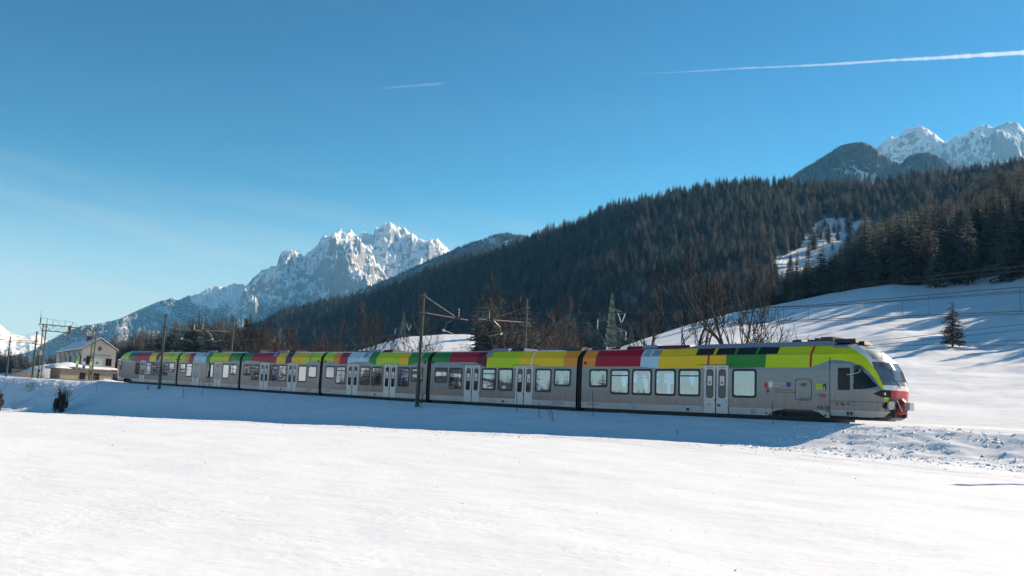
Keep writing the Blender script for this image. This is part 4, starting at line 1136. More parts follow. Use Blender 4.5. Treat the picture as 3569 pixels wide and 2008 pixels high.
# ------------------------------------------------------------------ cab ends
def cab(car, sgn, nz_, nf):
    U = .08
    Zs = np.concatenate([np.linspace(.42, 3.92, nz_), np.linspace(3.94, 4.05, 8)])
    xc = np.interp(Zs, [.42, .7, 1.1, 1.2, 1.7, 2.2, 2.7, 3.14, 3.6, 3.93, 4.05], [19.75, 20.1, 20.22, 20.28, 20.32, 20.28, 20.12, 19.82, 19.28, 18.72, 17.95]) + U
    pe = np.interp(Zs, [.42, 1.7, 2.4, 3.3, 4.05], [4.2, 4.4, 3.3, 3.0, 2.6])
    x0 = 17.40
    rows = []
    for z, c, p_ in zip(Zs, xc, pe):
        W_ = max(wy_(z), .002) if z > .66 else np.interp(z, [.42, .66], [1.36, 1.43])
        ph = np.linspace(0, np.pi / 2, 400); Yq = W_ * np.sin(ph) ** (2 / p_); Xq = x0 + (c - x0) * np.cos(ph) ** (2 / p_)
        s_ = np.concatenate([[0], np.cumsum(np.hypot(np.diff(Xq), np.diff(Yq)))]); q = np.linspace(0, s_[-1], nf)
        h_ = np.stack([np.interp(q, s_, Xq), np.interp(q, s_, Yq)], 1)
        rows.append(np.concatenate([np.stack([h_[::-1, 0], -h_[::-1, 1]], 1), h_[1:]], 0))
    G = np.array(rows)                                   # (z, j, 2)
    nZ, nJ = G.shape[:2]
    tri = [(18.63, 1.72), (18.66, 2.68), (18.78, 2.74), (19.0, 2.74), (19.35, 2.42), (19.6, 2.12), (19.80, 1.94), (19.74, 1.86), (19.3, 1.76)]
    reg = {}
    zA, xA = [1.2, 1.69, 1.87, 2.36, 2.83, 3.3, 3.68, 3.9, 4.05], [20.15, 20.1, 20.05, 19.83, 19.56, 19.18, 18.58, 18.1, 17.9]
    uL, zL = [17.3, 17.98, 18.53, 19.05, 19.38, 19.68, 19.96, 20.08], [3.17, 3.17, 3.07, 2.87, 2.62, 2.22, 1.82, 1.66]
    for i in range(nZ - 1):
        z = (Zs[i] + Zs[i + 1]) / 2
        a = np.interp(z, zA, xA)
        for j in range(nJ - 1):
            u = (G[i, j, 0] + G[i, j + 1, 0] + G[i + 1, j, 0] + G[i + 1, j + 1, 0]) / 4; y = (G[i, j, 1] + G[i, j + 1, 1] + G[i + 1, j, 1] + G[i + 1, j + 1, 1]) / 4
            ay = abs(y)
            front = u >= a
            if z < 1.10 and ay < .66 and u > 19.6: continue          # opening for the coupler
            if z < 1.12: k = 'strip' if z < .70 else 'cab_shell'
            elif z < 1.15: k = 'groove'
            elif ay > .90 and z < 1.74 and u > 19.58 and abs(z - 1.55) < .175 * min(1, (u - 19.58) / .42): k = 'headlight'
            elif z < 1.74 and ay <= .98 and u > 20.0: k = 'front_panel' if z > 1.38 else 'bumper_panel'
            elif z < 1.42 and ay > .93 and u > 20.06: k = 'lime_corner'
            elif front and z > 1.74:
                if 1.96 < z < 3.10 and ay < np.interp(z, [1.96, 3.10], [1.25, 1.13]): k = 'windscreen'
                elif 3.24 < z < 3.72 and ay < np.interp(z, [3.24, 3.72], [1.02, .84]): k = 'roof_window'
                elif 3.76 < z < 3.96 and ay < .62: k = 'roof_vent'
                else: k = 'front_mask'
            elif z > 3.80: k = 'cab_roof'
            elif z > np.interp(u, uL, zL): k = 'lime_band'
            elif 17.83 < u < 18.48 and 1.68 < z < 2.80 and not (abs(u - 18.155) > .245 and abs(z - 2.24) > .48 and (abs(u - 18.155) - .245) ** 2 + (abs(z - 2.24) - .48) ** 2 > .08 ** 2): k = 'cab_window'
            elif in_poly(np.array([u]), np.array([z]), tri)[0]: k = 'quarter_window'
            else: k = 'cab_shell'
            if k in ('cab_window', 'quarter_window', 'headlight') : k = k + ('_a' if y < 0 else '_b')
            reg.setdefault(k, []).append((i, j))
    MT = dict(strip='skirt_grey', cab_shell='silver', groove='rubber', headlight='cab_glass', front_panel='signal_red', bumper_panel='dark_grey', lime_corner='lime', windscreen='windscreen_glass', roof_window='roof_pale', roof_vent='roof_grey', front_mask='white', cab_roof='roof_grey', lime_band='lime', cab_window='cab_glass', quarter_window='cab_glass')
    for k, cells in reg.items():
        nm = k[:-2] if k.endswith(('_a', '_b')) else k
        vid, vs, fs = {}, [], []
        def V(i, j):
            if (i, j) not in vid: vid[(i, j)] = len(vs); vs.append((sgn * G[i, j, 0], G[i, j, 1], Zs[i]))
            return vid[(i, j)]
        for i, j in cells: fs.append((V(i, j), V(i, j + 1), V(i + 1, j + 1), V(i + 1, j)))
        b = MB(); b.add(vs, fs); b.build({'strip': 'cab_skirt', 'groove': 'cab_groove'}.get(nm, nm), MT[nm], car, smooth=True)
    def at(y, z):                                       # surface point at given side and height (near side)
        i = int(np.argmin(abs(Zs - z))); j = int(np.argmin(abs(G[i, :, 1] - y))); return (sgn * G[i, j, 0], G[i, j, 1], Zs[i])
    for sy in (-1, 1):
        m = MB(); pth = at(sy * 1.12, 1.55)
        m.tube([Vector(pth) - Vector((sgn * .05, 0, 0)), Vector(pth) + Vector((sgn * .015, sy * .01, 0))], .065, 14); m.build('lamp', 'lamp_lens', car)
        # buffers
        bf = MB(); bx = 19.45
        bf.tube([(sgn * bx, sy * .98, 1.0), (sgn * (bx + .70), sy * .98, 1.0)], .17, 16, 0); bf.tube([(sgn * (bx + .70), sy * .98, 1.0), (sgn * (bx + .86), sy * .98, 1.0)], .10, 12, 0)
        pl = rrect(-.29, .29, -.19, .19, .06)
        bf.add([(sgn * (bx + .84), sy * .98 + a, 1.0 + b) for a, b in pl] + [(sgn * (bx + .93), sy * .98 + a, 1.0 + b) for a, b in pl], [tuple(range(len(pl))), tuple(range(2 * len(pl) - 1, len(pl) - 1, -1))] + [(q, (q + 1) % len(pl), (q + 1) % len(pl) + len(pl), q + len(pl)) for q in range(len(pl))], 1)
        bf.build('buffer', ['black_iron', 'buffer_grey'], car)
        # mirror on its bent arm
        mr = MB(); mr.tube([at(sy * 1.43, 2.45), (sgn * 18.95, sy * 1.62, 2.52), (sgn * 19.12, sy * 1.66, 2.60), (sgn * 19.12, sy * 1.66, 2.72)], .012, 6, 0)
        mr.box((sgn * 18.98, sy * 1.66, 2.80), (.42, .10, .16), 1, top=.7); mr.build('mirror', ['white', 'roof_kit'], car)
    # wipers
    wp = MB(); a_, b_ = at(-.25, 1.86), at(-.70, 2.75)
    e_ = Vector((sgn * .05, 0, 0)); c_ = at(-.92, 2.0); d_ = at(-.05, 1.9)
    wp.tube([Vector(a_) + e_, Vector(b_) + e_], .022, 5); wp.tube([Vector(at(-.93, 3.0)) + e_, Vector(at(-.6, 2.1)) + e_], .016, 5); wp.build('wiper', 'rubber', car)
    # dark opening, coupler under its red cover
    rc = MB(); rc.box((sgn * 19.1, 0, .78), (1.0, 1.5, .72)); rc.box((sgn * 19.9, .55, .72), (.9, .16, .55), ry=0); rc.box((sgn * 19.9, -.55, .72), (.9, .16, .55)); rc.build('coupler_recess', 'black_iron', car)
    cv = MB(); R = random.Random(9); n1, n2 = 12, 9
    vs = []
    for i in range(n2 + 1):
        t = i / n2
        for k in range(n1):
            a = 6.283 * k / n1; rr_ = (.30 + .12 * math.sin(t * 3.0)) * (1 + R.uniform(-.10, .10)) * (.6 if i == n2 else 1)
            vs.append((sgn * (19.75 + .85 * t + R.uniform(-.02, .02)), rr_ * math.cos(a) * 1.0, 1.0 - .03 * t + rr_ * math.sin(a) * 1.05))
    fs = [(i * n1 + k, i * n1 + (k + 1) % n1, (i + 1) * n1 + (k + 1) % n1, (i + 1) * n1 + k) for i in range(n2) for k in range(n1)] + [tuple(n2 * n1 + k for k in range(n1))]
    cv.add(vs, fs); cv.build('coupler_cover', 'tarp_red', car, smooth=False)
    cp = MB(); cp.box((sgn * 20.72, 0, 1.0), (.26, .34, .36)); cp.tube([(sgn * 20.5, -.2, .78), (sgn * 20.86, -.42, .60)], .02, 5); cp.build('coupler', 'buffer_grey', car)
    st = MB(); st.tube([(sgn * 20.30, -.36, 1.36), (sgn * 20.42, -.40, 1.1), (sgn * 20.58, -.36, .74)], .018, 5); st.build('cover_strap', 'white', car)
    ap = MB(); ap.prism([(sgn * 19.3, .30), (sgn * 20.0, .30), (sgn * 20.25, .42), (sgn * 20.2, .52), (sgn * 19.3, .44)], -.66, .66); ap.build('rail_guard', 'dark_grey', car)
    un = MB(); un.box((sgn * 18.4, 0, .33), (2.1, 2.5, .16)); un.build('cab_underframe', 'black_iron', car)
    sg_ = MB()
    for sy in (-1, 1): sg_.box((sgn * 17.40, sy * 1.435, 1.85), (.03, .02, 2.9))
    sg_.build('cab_seam', 'rubber', car)
cab(c1, 1, 150, 110)
cab(c6, -1, 50, 36)

# ------------------------------------------------------------------ bellows, bogies
for xj in J:
    b = MB()
    r_ = float(rise(np.array([xj]))[0])
    for k in range(7):
        xx = xj - .22 + .0733 * k; sc = .96 if k % 2 else .90
        pts = [(y * sc, z) for z, y in PROF] ; pts = pts + [(-y, z) for y, z in pts[::-1]][1:]
        b.add([(xx, y, z) for y, z in pts] + [(xx + .06, y, z) for y, z in pts], [tuple(range(len(pts))), tuple(range(len(pts), 2 * len(pts)))] + [(q, q + 1, q + 1 + len(pts), q + len(pts)) for q in range(len(pts) - 1)])
    o = b.build('bellows', 'rubber', train); o.location = (0, 0, r_ if xj > -1 else (.03 if xj < -60 else 0.))
def bogie(x, dz):
    m = MB()
    for s_ in (-1, 1):
        m.box((x, s_ * 1.0, .52), (2.9, .16, .26)); m.box((x, s_ * 1.0, .66), (.9, .2, .2)); m.box((x - 1.1, s_ * 1.0, .42), (.4, .22, .3)); m.box((x + 1.1, s_ * 1.0, .42), (.4, .22, .3))
    m.box((x, 0, .55), (.5, 2.0, .2))
    o = m.build('bogie', 'black_iron', train); o.location.z = dz
    for a in (-1.1, 1.1):
        for s_ in (-1, 1):
            k = MB(); k.tube([(x + a, s_ * .70, .40), (x + a, s_ * .84, .40)], .40, 22); k.tube([(x + a, s_ * .66, .40), (x + a, s_ * .70, .40)], .43, 22); k.build('wheel', 'black_iron', o)
bogie(J[0] + 15.4, .27); bogie(J[4] - 15.4, .05)
for x_, z_ in ((J[0] + 15.5, .26), (J[4] - 15.5, .05)):
    m = MB(); m.box((x_, 0, .42), (3.5, 1.7, .5)); o = m.build('arch_blackout', 'black_iron', train); o.location.z = z_  # added dark block, stops bright snow showing through the bogie arch
for xj, dz in zip(J, (.075, 0, 0, .01, .03)): bogie(xj, dz)

# ------------------------------------------------------------------ roof equipment
def kit(car, name, mat, parts):
    m = MB()
    for x0, x1, y0, y1, z0, z1, tp in parts: m.box(((x0 + x1) / 2, (y0 + y1) / 2, (z0 + z1) / 2), (x1 - x0, y1 - y0, z1 - z0), top=tp)
    return m.build(name, mat, car)
# leading carriage: raised fairing with dark panels, grille, boxes behind the cab
fa = MB(); 
fx = [8.2, 9.0, 16.9, 17.3]
for sg in (-1, 1):
    for (a, za), (b_, zb_) in zip(((8.0, 4.03), (9.0, 4.16), (17.0, 4.20)), ((9.0, 4.16), (17.0, 4.20), (17.4, 4.06))):
        fa.add([(a, sg * 1.0, 3.93), (b_, sg * 1.0, 3.93), (b_, sg * .72, zb_), (a, sg * .72, za)], [(0, 1, 2, 3)]); fa.add([(a, sg * .72, za), (b_, sg * .72, zb_), (b_, 0, zb_ + .03), (a, 0, za + .03)], [(0, 1, 2, 3)])
fa.build('roof_fairing', 'roof_grey', c1)
for a in (9.05, 10.42, 11.78, 13.15):
    for sg in (-1, 1):
        m = MB(); y0, y1 = sg * (wy_(3.52) + .010), sg * (wy_(3.90) + .012)
        m.add([(a, y0, 3.52), (a + 1.18, y0, 3.52), (a + 1.18, y1, 3.91), (a, y1, 3.91)], [(0, 1, 2, 3)]); m.build('roof_window', 'roof_glass', c1)
for sg in (-1, 1):
    m = MB()
    m.add([(5.85, sg * (wy_(3.52) + .01), 3.52), (6.45, sg * (wy_(3.52) + .01), 3.52), (6.45, sg * (wy_(3.86) + .01), 3.87), (5.85, sg * (wy_(3.86) + .01), 3.87)], [(0, 1, 2, 3)]); m.build('roof_hatch', 'roof_grey', c1)
    m = MB()
    for q in range(5):
        z = 3.54 + .075 * q; m.box((5.45, sg * (wy_(z) + .008), z), (.42, .02, .035))
    m.build('vent_grille', 'dark_grey', c1)
kit(c1, 'roof_box', 'roof_kit', [(14.7, 15.3, -.6, .6, 4.15, 4.32, .8), (15.6, 16.0, -.5, .5, 4.15, 4.30, 1), (16.0, 16.3, -.5, .5, 4.15, 4.38, 1)])
kit(c1, 'roof_box', 'roof_kit', [(16.4, 17.1, -.6, .6, 4.2, 4.42, .96), (17.1, 18.3, -.5, .5, 4.10, 4.31, .9), (18.3, 18.7, -.4, .4, 4.0, 4.18, .7)])
kit(c1, 'roof_box', 'dark_red', [(3.3, 8.2, -.7, .7, 4.0, 4.17, .97)])
kit(c1, 'roof_box', 'roof_grey', [(4.6, 5.8, -.8, .8, 4.0, 4.22, .85)])
kit(c1, 'roof_box', 'roof_kit', [(.3, 1.6, -.7, .7, 3.98, 4.18, .9), (1.7, 2.6, -.5, .5, 3.98, 4.12, .9)])
for car, fl in ((c2, 1), (c3, 1), (c4, 1), (c5, 1)):
    kit(car, 'roof_box', 'roof_grey', [(-9.6, -7.6, -.8, .8, 3.98, 4.17, .86)])
    kit(car, 'roof_box', 'roof_kit', [(-7.5, -6.0, -.8, .8, 3.98, 4.17, .8), (-12, -9.7, -.6, .6, 3.98, 4.10, .95)])
    for sg in (-1, 1):
        m = MB(); m.add([(-9.5, sg * (wy_(3.55) + .01), 3.55), (-8.85, sg * (wy_(3.55) + .01), 3.55), (-8.85, sg * (wy_(3.88) + .01), 3.89), (-9.5, sg * (wy_(3.88) + .01), 3.89)], [(0, 1, 2, 3)]); m.build('roof_hatch', 'roof_grey', car)
kit(c2, 'roof_box', 'roof_kit', [(-1.9, -.4, -.9, .9, 3.95, 4.18, .95), (-2.9, -2.2, -.4, .4, 3.98, 4.10, .9), (-5.1, -4.7, -.4, .4, 3.98, 4.10, .9)])
kit(c4, 'roof_box', 'roof_kit', [(-15.7, -13.2, -.8, .8, 3.98, 4.24, .85)])
kit(c6, 'roof_box', 'roof_kit', [(-9.2, -6.6, -.8, .8, 3.98, 4.30, .85), (-16.3, -12, -.7, .7, 4.0, 4.18, .9)])
fb = MB()
for sg in (-1, 1): fb.add([(-17.3, sg * 1.0, 3.93), (-8.5, sg * 1.0, 3.93), (-9.2, sg * .72, 4.16), (-17.0, sg * .72, 4.16)], [(0, 1, 2, 3)])
fb.add([(-17.0, -.72, 4.16), (-9.2, -.72, 4.16), (-9.2, .72, 4.16), (-17.0, .72, 4.16)], [(0, 1, 2, 3)]); fb.build('roof_fairing', 'roof_grey', c6)
for a in (-15.4, -14.1):
    for sg in (-1, 1):
        m = MB(); y0, y1 = sg * (wy_(3.52) + .010), sg * (wy_(3.90) + .012)
        m.add([(a, y0, 3.52), (a + 1.18, y0, 3.52), (a + 1.18, y1, 3.91), (a, y1, 3.91)], [(0, 1, 2, 3)]); m.build('roof_window', 'roof_glass', c6)
# cable loops over the first joint
cb = MB()
for k, (x0, x1, hgt, yy) in enumerate(((-1.2, .3, .30, -.5), (-.9, .6, .36, 0), (.9, 1.6, .28, -.3), (-1.6, 1.2, .18, .4), (1.9, 2.4, .16, -.2), (2.6, 3.0, .14, 0))):
    cb.tube([(x0 + (x1 - x0) * q / 6, yy, 4.1 + hgt * math.sin(math.pi * q / 6)) for q in range(7)], .025, 5)
cb.build('roof_cables', 'rubber', train)
# horns/sensors beside the joints: round black caps on the side
for car, xs_ in ((c1, (.52,)), (c2, (-.6 + 0, -15.5)), (c3, (-.6, -15.4)), (c4, (-.6, -15.4)), (c5, (-.6, -15.4)), (c6, (-.55,))):
    for x in xs_:
        if car is c2 and x > -1: continue
        m = MB(); m.tube([(x, -1.40, 3.12), (x, -1.47, 3.12)], .09, 14); m.build('side_camera', 'rubber', car)
# pantograph, raised
pg = empty('pantograph', (0, 0, 0)); pg.parent = train
px0 = -59.3
m = MB(); m.box((px0, 0, 4.2), (1.9, 1.3, .10));
for a in (-.8, .8):
    for s_ in (-1, 1): m.tube([(px0 + a, s_ * .55, 4.02), (px0 + a, s_ * .55, 4.2)], .06, 8)
m.build('base_frame', 'roof_kit', pg)
m = MB()
m.tube([(px0 - .6, -.35, 4.25), (px0 + 1.5, -.2, 4.85)], .04, 6); m.tube([(px0 - .6, .35, 4.25), (px0 + 1.5, .2, 4.85)], .04, 6); m.tube([(px0 + 1.5, -.3, 4.85), (px0 + 1.5, .3, 4.85)], .05, 6)
m.build('lower_arm', 'roof_kit', pg)
m = MB()
for s_ in (-1, 1): m.tube([(px0 + 1.5, s_ * .2, 4.85), (px0 - .5, s_ * .45, 5.36)], .032, 6)
m.build('upper_arm', 'roof_kit', pg)
m = MB()
for dx in (-.9, -.2):
    m.tube([(px0 + dx, -.95, 5.26), (px0 + dx, -.7, 5.40), (px0 + dx, .7, 5.40), (px0 + dx, .95, 5.26)], .045, 6)
for s_ in (-.5, .5): m.box((px0 - .55, s_, 5.37), (.75, .05, .05))
m.build('collector_head', 'roof_kit', pg)

# ------------------------------------------------------------------ hatch, writing and emblems on the leading carriage (near side)
m = MB(); m.ring(rrect(15.45, 16.41, 1.13, 2.23, .18), rrect(15.485, 16.375, 1.165, 2.195, .15), -1.4395, -.006, 0)
m.box((15.95, -1.443, 1.93), (.30, .006, .16), 1); m.box((15.85, -1.443, 1.22), (.30, .006, .05), 1); m.box((16.10, -1.443, 1.22), (.07, .008, .07), 0); m.box((16.28, -1.443, 1.27), (.05, .008, .05), 0); m.box((16.28, -1.443, 2.1), (.05, .008, .05), 0)
m.build('service_hatch', ['rubber', 'dark_grey'], c1)
def writing(car, txt, x, z, size, mat, y=-1.4455, bold=0., name='lettering', sp=1.):
    cu = bpy.data.curves.new(name, 'FONT'); cu.body = txt; cu.size = size; cu.extrude = .001; cu.offset = bold; cu.space_character = sp
    cu.materials.append(MATS[mat]); o = bpy.data.objects.new(name, cu); COL.objects.link(o); o.parent = car
    me = bpy.data.meshes.new_from_object(o); bpy.data.objects.remove(o)
    o = link(name, me, car); o.location = (x, y, z); o.rotation_euler = (math.pi / 2, 0, 0); return o
writing(c1, 'ÖBB', 16.78, 1.32, .21, 'ink_red', bold=.006)
writing(c1, 'ETR 170', 16.70, .72, .20, 'ink', bold=.003)
writing(c1, 'EUROPAREGION', 14.20, 1.93, .115, 'paper', bold=.001); writing(c1, 'EUREGIO', 14.20, 1.81, .09, 'paper')
writing(c1, 'Tirol Südtirol Trentino', 14.20, 1.63, .125, 'ink_red', bold=.002); writing(c1, 'Tirolo Alto Adige Trentino', 14.20, 1.50, .115, 'ink_dark_red', bold=.001)
m = MB(); m.box((15.08, -1.4445, 1.92), (.26, .005, .24)); m.build('flag_plate', 'ink_blue', c1)
def burst(cx, cz, r0, r1, n_, mat, rot=0., name='emblem'):
    m = MB(); pts = []
    for k in range(2 * n_):
        a = rot + math.pi * k / n_; r = r1 if k % 2 else r0; pts.append((cx + r * math.cos(a), -1.4465, cz + r * math.sin(a) * 1.2))
    m.add(pts + [(cx, -1.4465, cz)], [(k, (k + 1) % (2 * n_), 2 * n_) for k in range(2 * n_)]); m.build(name, mat, c1)
burst(13.74, 1.86, .17, .10, 6, 'ink_red', .2); burst(14.02, 1.93, .20, .12, 9, 'paper', .1); burst(13.84, 1.58, .15, .06, 5, 'ink_dark_red', .9)
m = MB(); m.box((16.83, -1.4445, 1.83), (.36, .005, .30), 0); m.box((17.12, -1.4445, 1.85), (.17, .006, .28), 1); m.box((17.10, -1.447, 1.78), (.06, .004, .12), 2); m.build('operator_plate', ['lime', 'ink', 'paper'], c1)
writing(c1, 'SAD', 16.67, 1.80, .17, 'roof_pale', y=-1.449)
def rosette(car, x, z, r=.13, y=-1.437):
    m = MB(); n_ = 20
    o_ = [(x + r * math.cos(6.283 * k / n_), z + r * math.sin(6.283 * k / n_)) for k in range(n_)]; i_ = [(x + r * .75 * math.cos(6.283 * k / n_), z + r * .75 * math.sin(6.283 * k / n_)) for k in range(n_)]
    m.ring(o_, i_, y, -.006, 0); m.add([(a, y - .003, b) for a, b in i_], [tuple(range(n_))], 1); m.box((x, y - .008, z - .01), (.07, .006, .09), 0); m.build('door_button', ['rubber', 'paper'], car)
rosette(c1, 12.95, .50, y=-1.42); 
m = MB(); m.tube([(17.63, -1.43, 1.42), (17.63, -1.455, 1.42)], .085, 18, 0); m.tube([(17.63, -1.455, 1.42), (17.63, -1.462, 1.42)], .055, 14, 1); m.build('socket', ['paper', 'rubber'], c1)
for x, z, mt in ((17.78, 1.02, 'ink'), (18.02, 1.02, 'ink_red'), (18.12, .98, 'ink'), (18.38, 1.03, 'ink'), (18.36, .56, 'ink'), (18.54, .56, 'ink')):
    m = MB(); m.box((x, -1.44, z), (.09, .02, .09 if z > .9 else .19), 0); m.build('marking', mt, c1)
m = MB()
for x in (13.75, 17.15): m.box((x, -1.425, .42), (.08, .03, .10))
m.box((17.27, -1.43, .63), (.2, .03, .05)); m.build('step_marking', 'ink', c1)
rr_t = random.Random(2)
for car, x, txt in ((c1, .75, '94 83 0170 046-1 I-SAD'), (c2, -2.35, '94 83 0170 045-4 I-SAD'), (c3, -15.2, '94 83 0170 044-1 I-SAD'), (c4, -2.4, '94 83 0170 043-1 I-SAD')):
    writing(car, txt, x, .50, .105, 'ink', y=-1.429, bold=.001)
for k in range(9): writing(c1, rr_t.choice(('46 t', 'P 52 t', 'R 46 t', '20,4 m', 'BD 2012')), 2.0 + .36 * k, .52 - .09 * (k % 2), .07, 'ink', y=-1.431)
for car, x in ((c1, 8.62), (c2, -7.3), (c3, -7.3), (c4, -7.3), (c5, -7.0)):
    m = MB(); m.box((x, -1.418, .46), (.20, .03, .15)); m.build('drain_cover', 'dark_red', car)
# maker's strip and triangles on the door leaves
m = MB()
for k in range(3): m.add([(9.98 + .08 * k, -1.458, .80), (10.05 + .08 * k, -1.458, .80), (10.015 + .08 * k, -1.458, .70)], [(0, 1, 2)])
m.build('door_badge', 'ink_red', c1)
m = MB(); m.box((10.72, -1.456, .74), (.14, .005, .15), 0); m.box((10.83, -1.456, .74), (.08, .005, .15), 1); m.build('door_badge', ['ink_red', 'ink_blue'], c1)
# ================================================================== RAILWAY
def rail_line(Yc, label):
    for s_ in (-1, 1):
        m = MB(); xs_ = np.arange(-300, 131, 5.)
        for k, dy, z0, z1 in ((0, .035, -.05, 0), (0, .011, -.13, -.05)):
            pts = [(x, Yc + s_ * .7525) for x in xs_]
            vs, fs = [], []
            for x, y in pts:
                rz = float(rise(np.array([x]))[0]) + ZR
                for a, b in ((-dy, z0), (dy, z0), (dy, z1), (-dy, z1)): vs.append(tuple(T(x, y + a, rz + b)))
            for i in range(len(pts) - 1):
                for q in range(4): fs.append((i * 4 + q, i * 4 + (q + 1) % 4, i * 4 + 4 + (q + 1) % 4, i * 4 + 4 + q))
            m.add(vs, fs)
        o = m.build('rail', 'steel_rail'); tag(o, label % ('near' if s_ < 0 else 'far'), 'rail', 'rails of the two tracks')
rail_line(44.54, '%s steel rail of the track under the train')
rail_line(48.54, '%s steel rail of the empty track behind the train')

# ------------------------------------------------------------------ catenary masts
def insulator(m, a, b, r, mi, n_=6):
    a, b = Vector(a), Vector(b); pts, rd = [], []
    for k in range(n_ * 2 + 1): pts.append(a.lerp(b, k / (n_ * 2))); rd.append(r if k % 2 else r * .5)
    m.tube(pts, rd, 8, mi)
def cat_mast(X, Y, zbase, ztop, side, label, arm_z=None, arm_len=5.6, r0=.16):
    """round pole with a hinged cantilever reaching over the track (side +1: away from the camera)"""
    root = empty('catenary_mast', T(X, Y, zbase), ROTZ); tag(root, label, 'mast', 'catenary masts along the line')
    h = ztop - zbase
    m = MB(); m.tube([(0, 0, -.8), (0, 0, h * .35), (0, 0, h * .36), (0, 0, h)], [r0, r0 * .92, r0 * .84, r0 * .62], 12); m.box((0, 0, h + .01), (r0 * 1.2, r0 * 1.2, .03)); m.build('pole', 'mast_paint', root)
    if arm_z is None: return root
    az = arm_z - zbase; s_ = side
    a = MB(); a.tube([(0, s_ * .12, az + .12), (0, s_ * arm_len, az - .05)], .040, 8); a.build('cantilever_tube', 'rusty_arm', root)
    c = MB(); c.tube([(0, s_ * .1, az + 1.35), (0, s_ * (arm_len * .70), az + .12)], .014, 5); c.build('tie_rod', 'galv', root)
    i = MB(); insulator(i, (0, s_ * arm_len * .70, az + .02), (0, s_ * arm_len * .82, az - .02), .10, 0); insulator(i, (0, s_ * arm_len * .78, az), (0, s_ * arm_len * .78, az + .75), .045, 1); i.build('insulator', ['brown_ceramic', 'galv'], root)
    st = MB(); yk = arm_len * .70
    st.tube([(0, s_ * yk, az), (0, s_ * (yk - .75), az - .45), (0, s_ * (yk - .95), az - 1.0)], .022, 6); st.tube([(0, s_ * (yk - .95), az - 1.0), (.0, s_ * (yk + .35), az - 1.32)], .018, 6)
    st.build('steady_arm', 'galv', root)
    lp = MB(); insulator(lp, (0, s_ * (yk - 1.08), az - .96), (0, s_ * (yk - .86), az - 1.06), .10, 0, 3); lp.build('steady_insulator', 'porcelain', root)
    cl = MB(); cl.box((0, 0, az + .12), (r0 * 2.6, r0 * 2.6, .16)); cl.box((0, 0, az + 1.35), (r0 * 2.4, r0 * 2.4, .10)); cl.build('clamp', 'mast_paint', root)
    return root
cat_mast(-13.5, 40.3, -1.05, 7.10, 1, 'near olive catenary mast standing in front of the second carriage', arm_z=5.55, arm_len=4.3)
cat_mast(-61.7, 40.3, -1.05, 7.10, 1, 'olive catenary mast in front of the rear carriage', arm_z=5.55, arm_len=4.3)
cat_mast(-15.1, 52.0, -1.0, 7.9, -1, 'catenary mast behind the train facing the near mast', arm_z=5.9, arm_len=5.1)
cat_mast(-69.5, 52.0, -1.0, 8.05, -1, 'catenary mast behind the fifth carriage', arm_z=6.1, arm_len=5.1)
cat_mast(-127.0, 40.6, -.9, 5.5, 1, 'leftmost catenary mast near the left picture edge', arm_z=4.6, arm_len=5.0)
cat_mast(-112.2, 40.6, -.95, 6.1, -1, 'catenary mast just left of the station gantry', arm_z=4.5, arm_len=6.5)
cat_mast(34.6, 40.3, -.7, 7.4, 1, 'catenary mast beyond the right picture edge', arm_z=5.9)
cat_mast(34.6, 52.0, -.7, 7.9, -1, 'far side catenary mast beyond the right picture edge', arm_z=6.1)

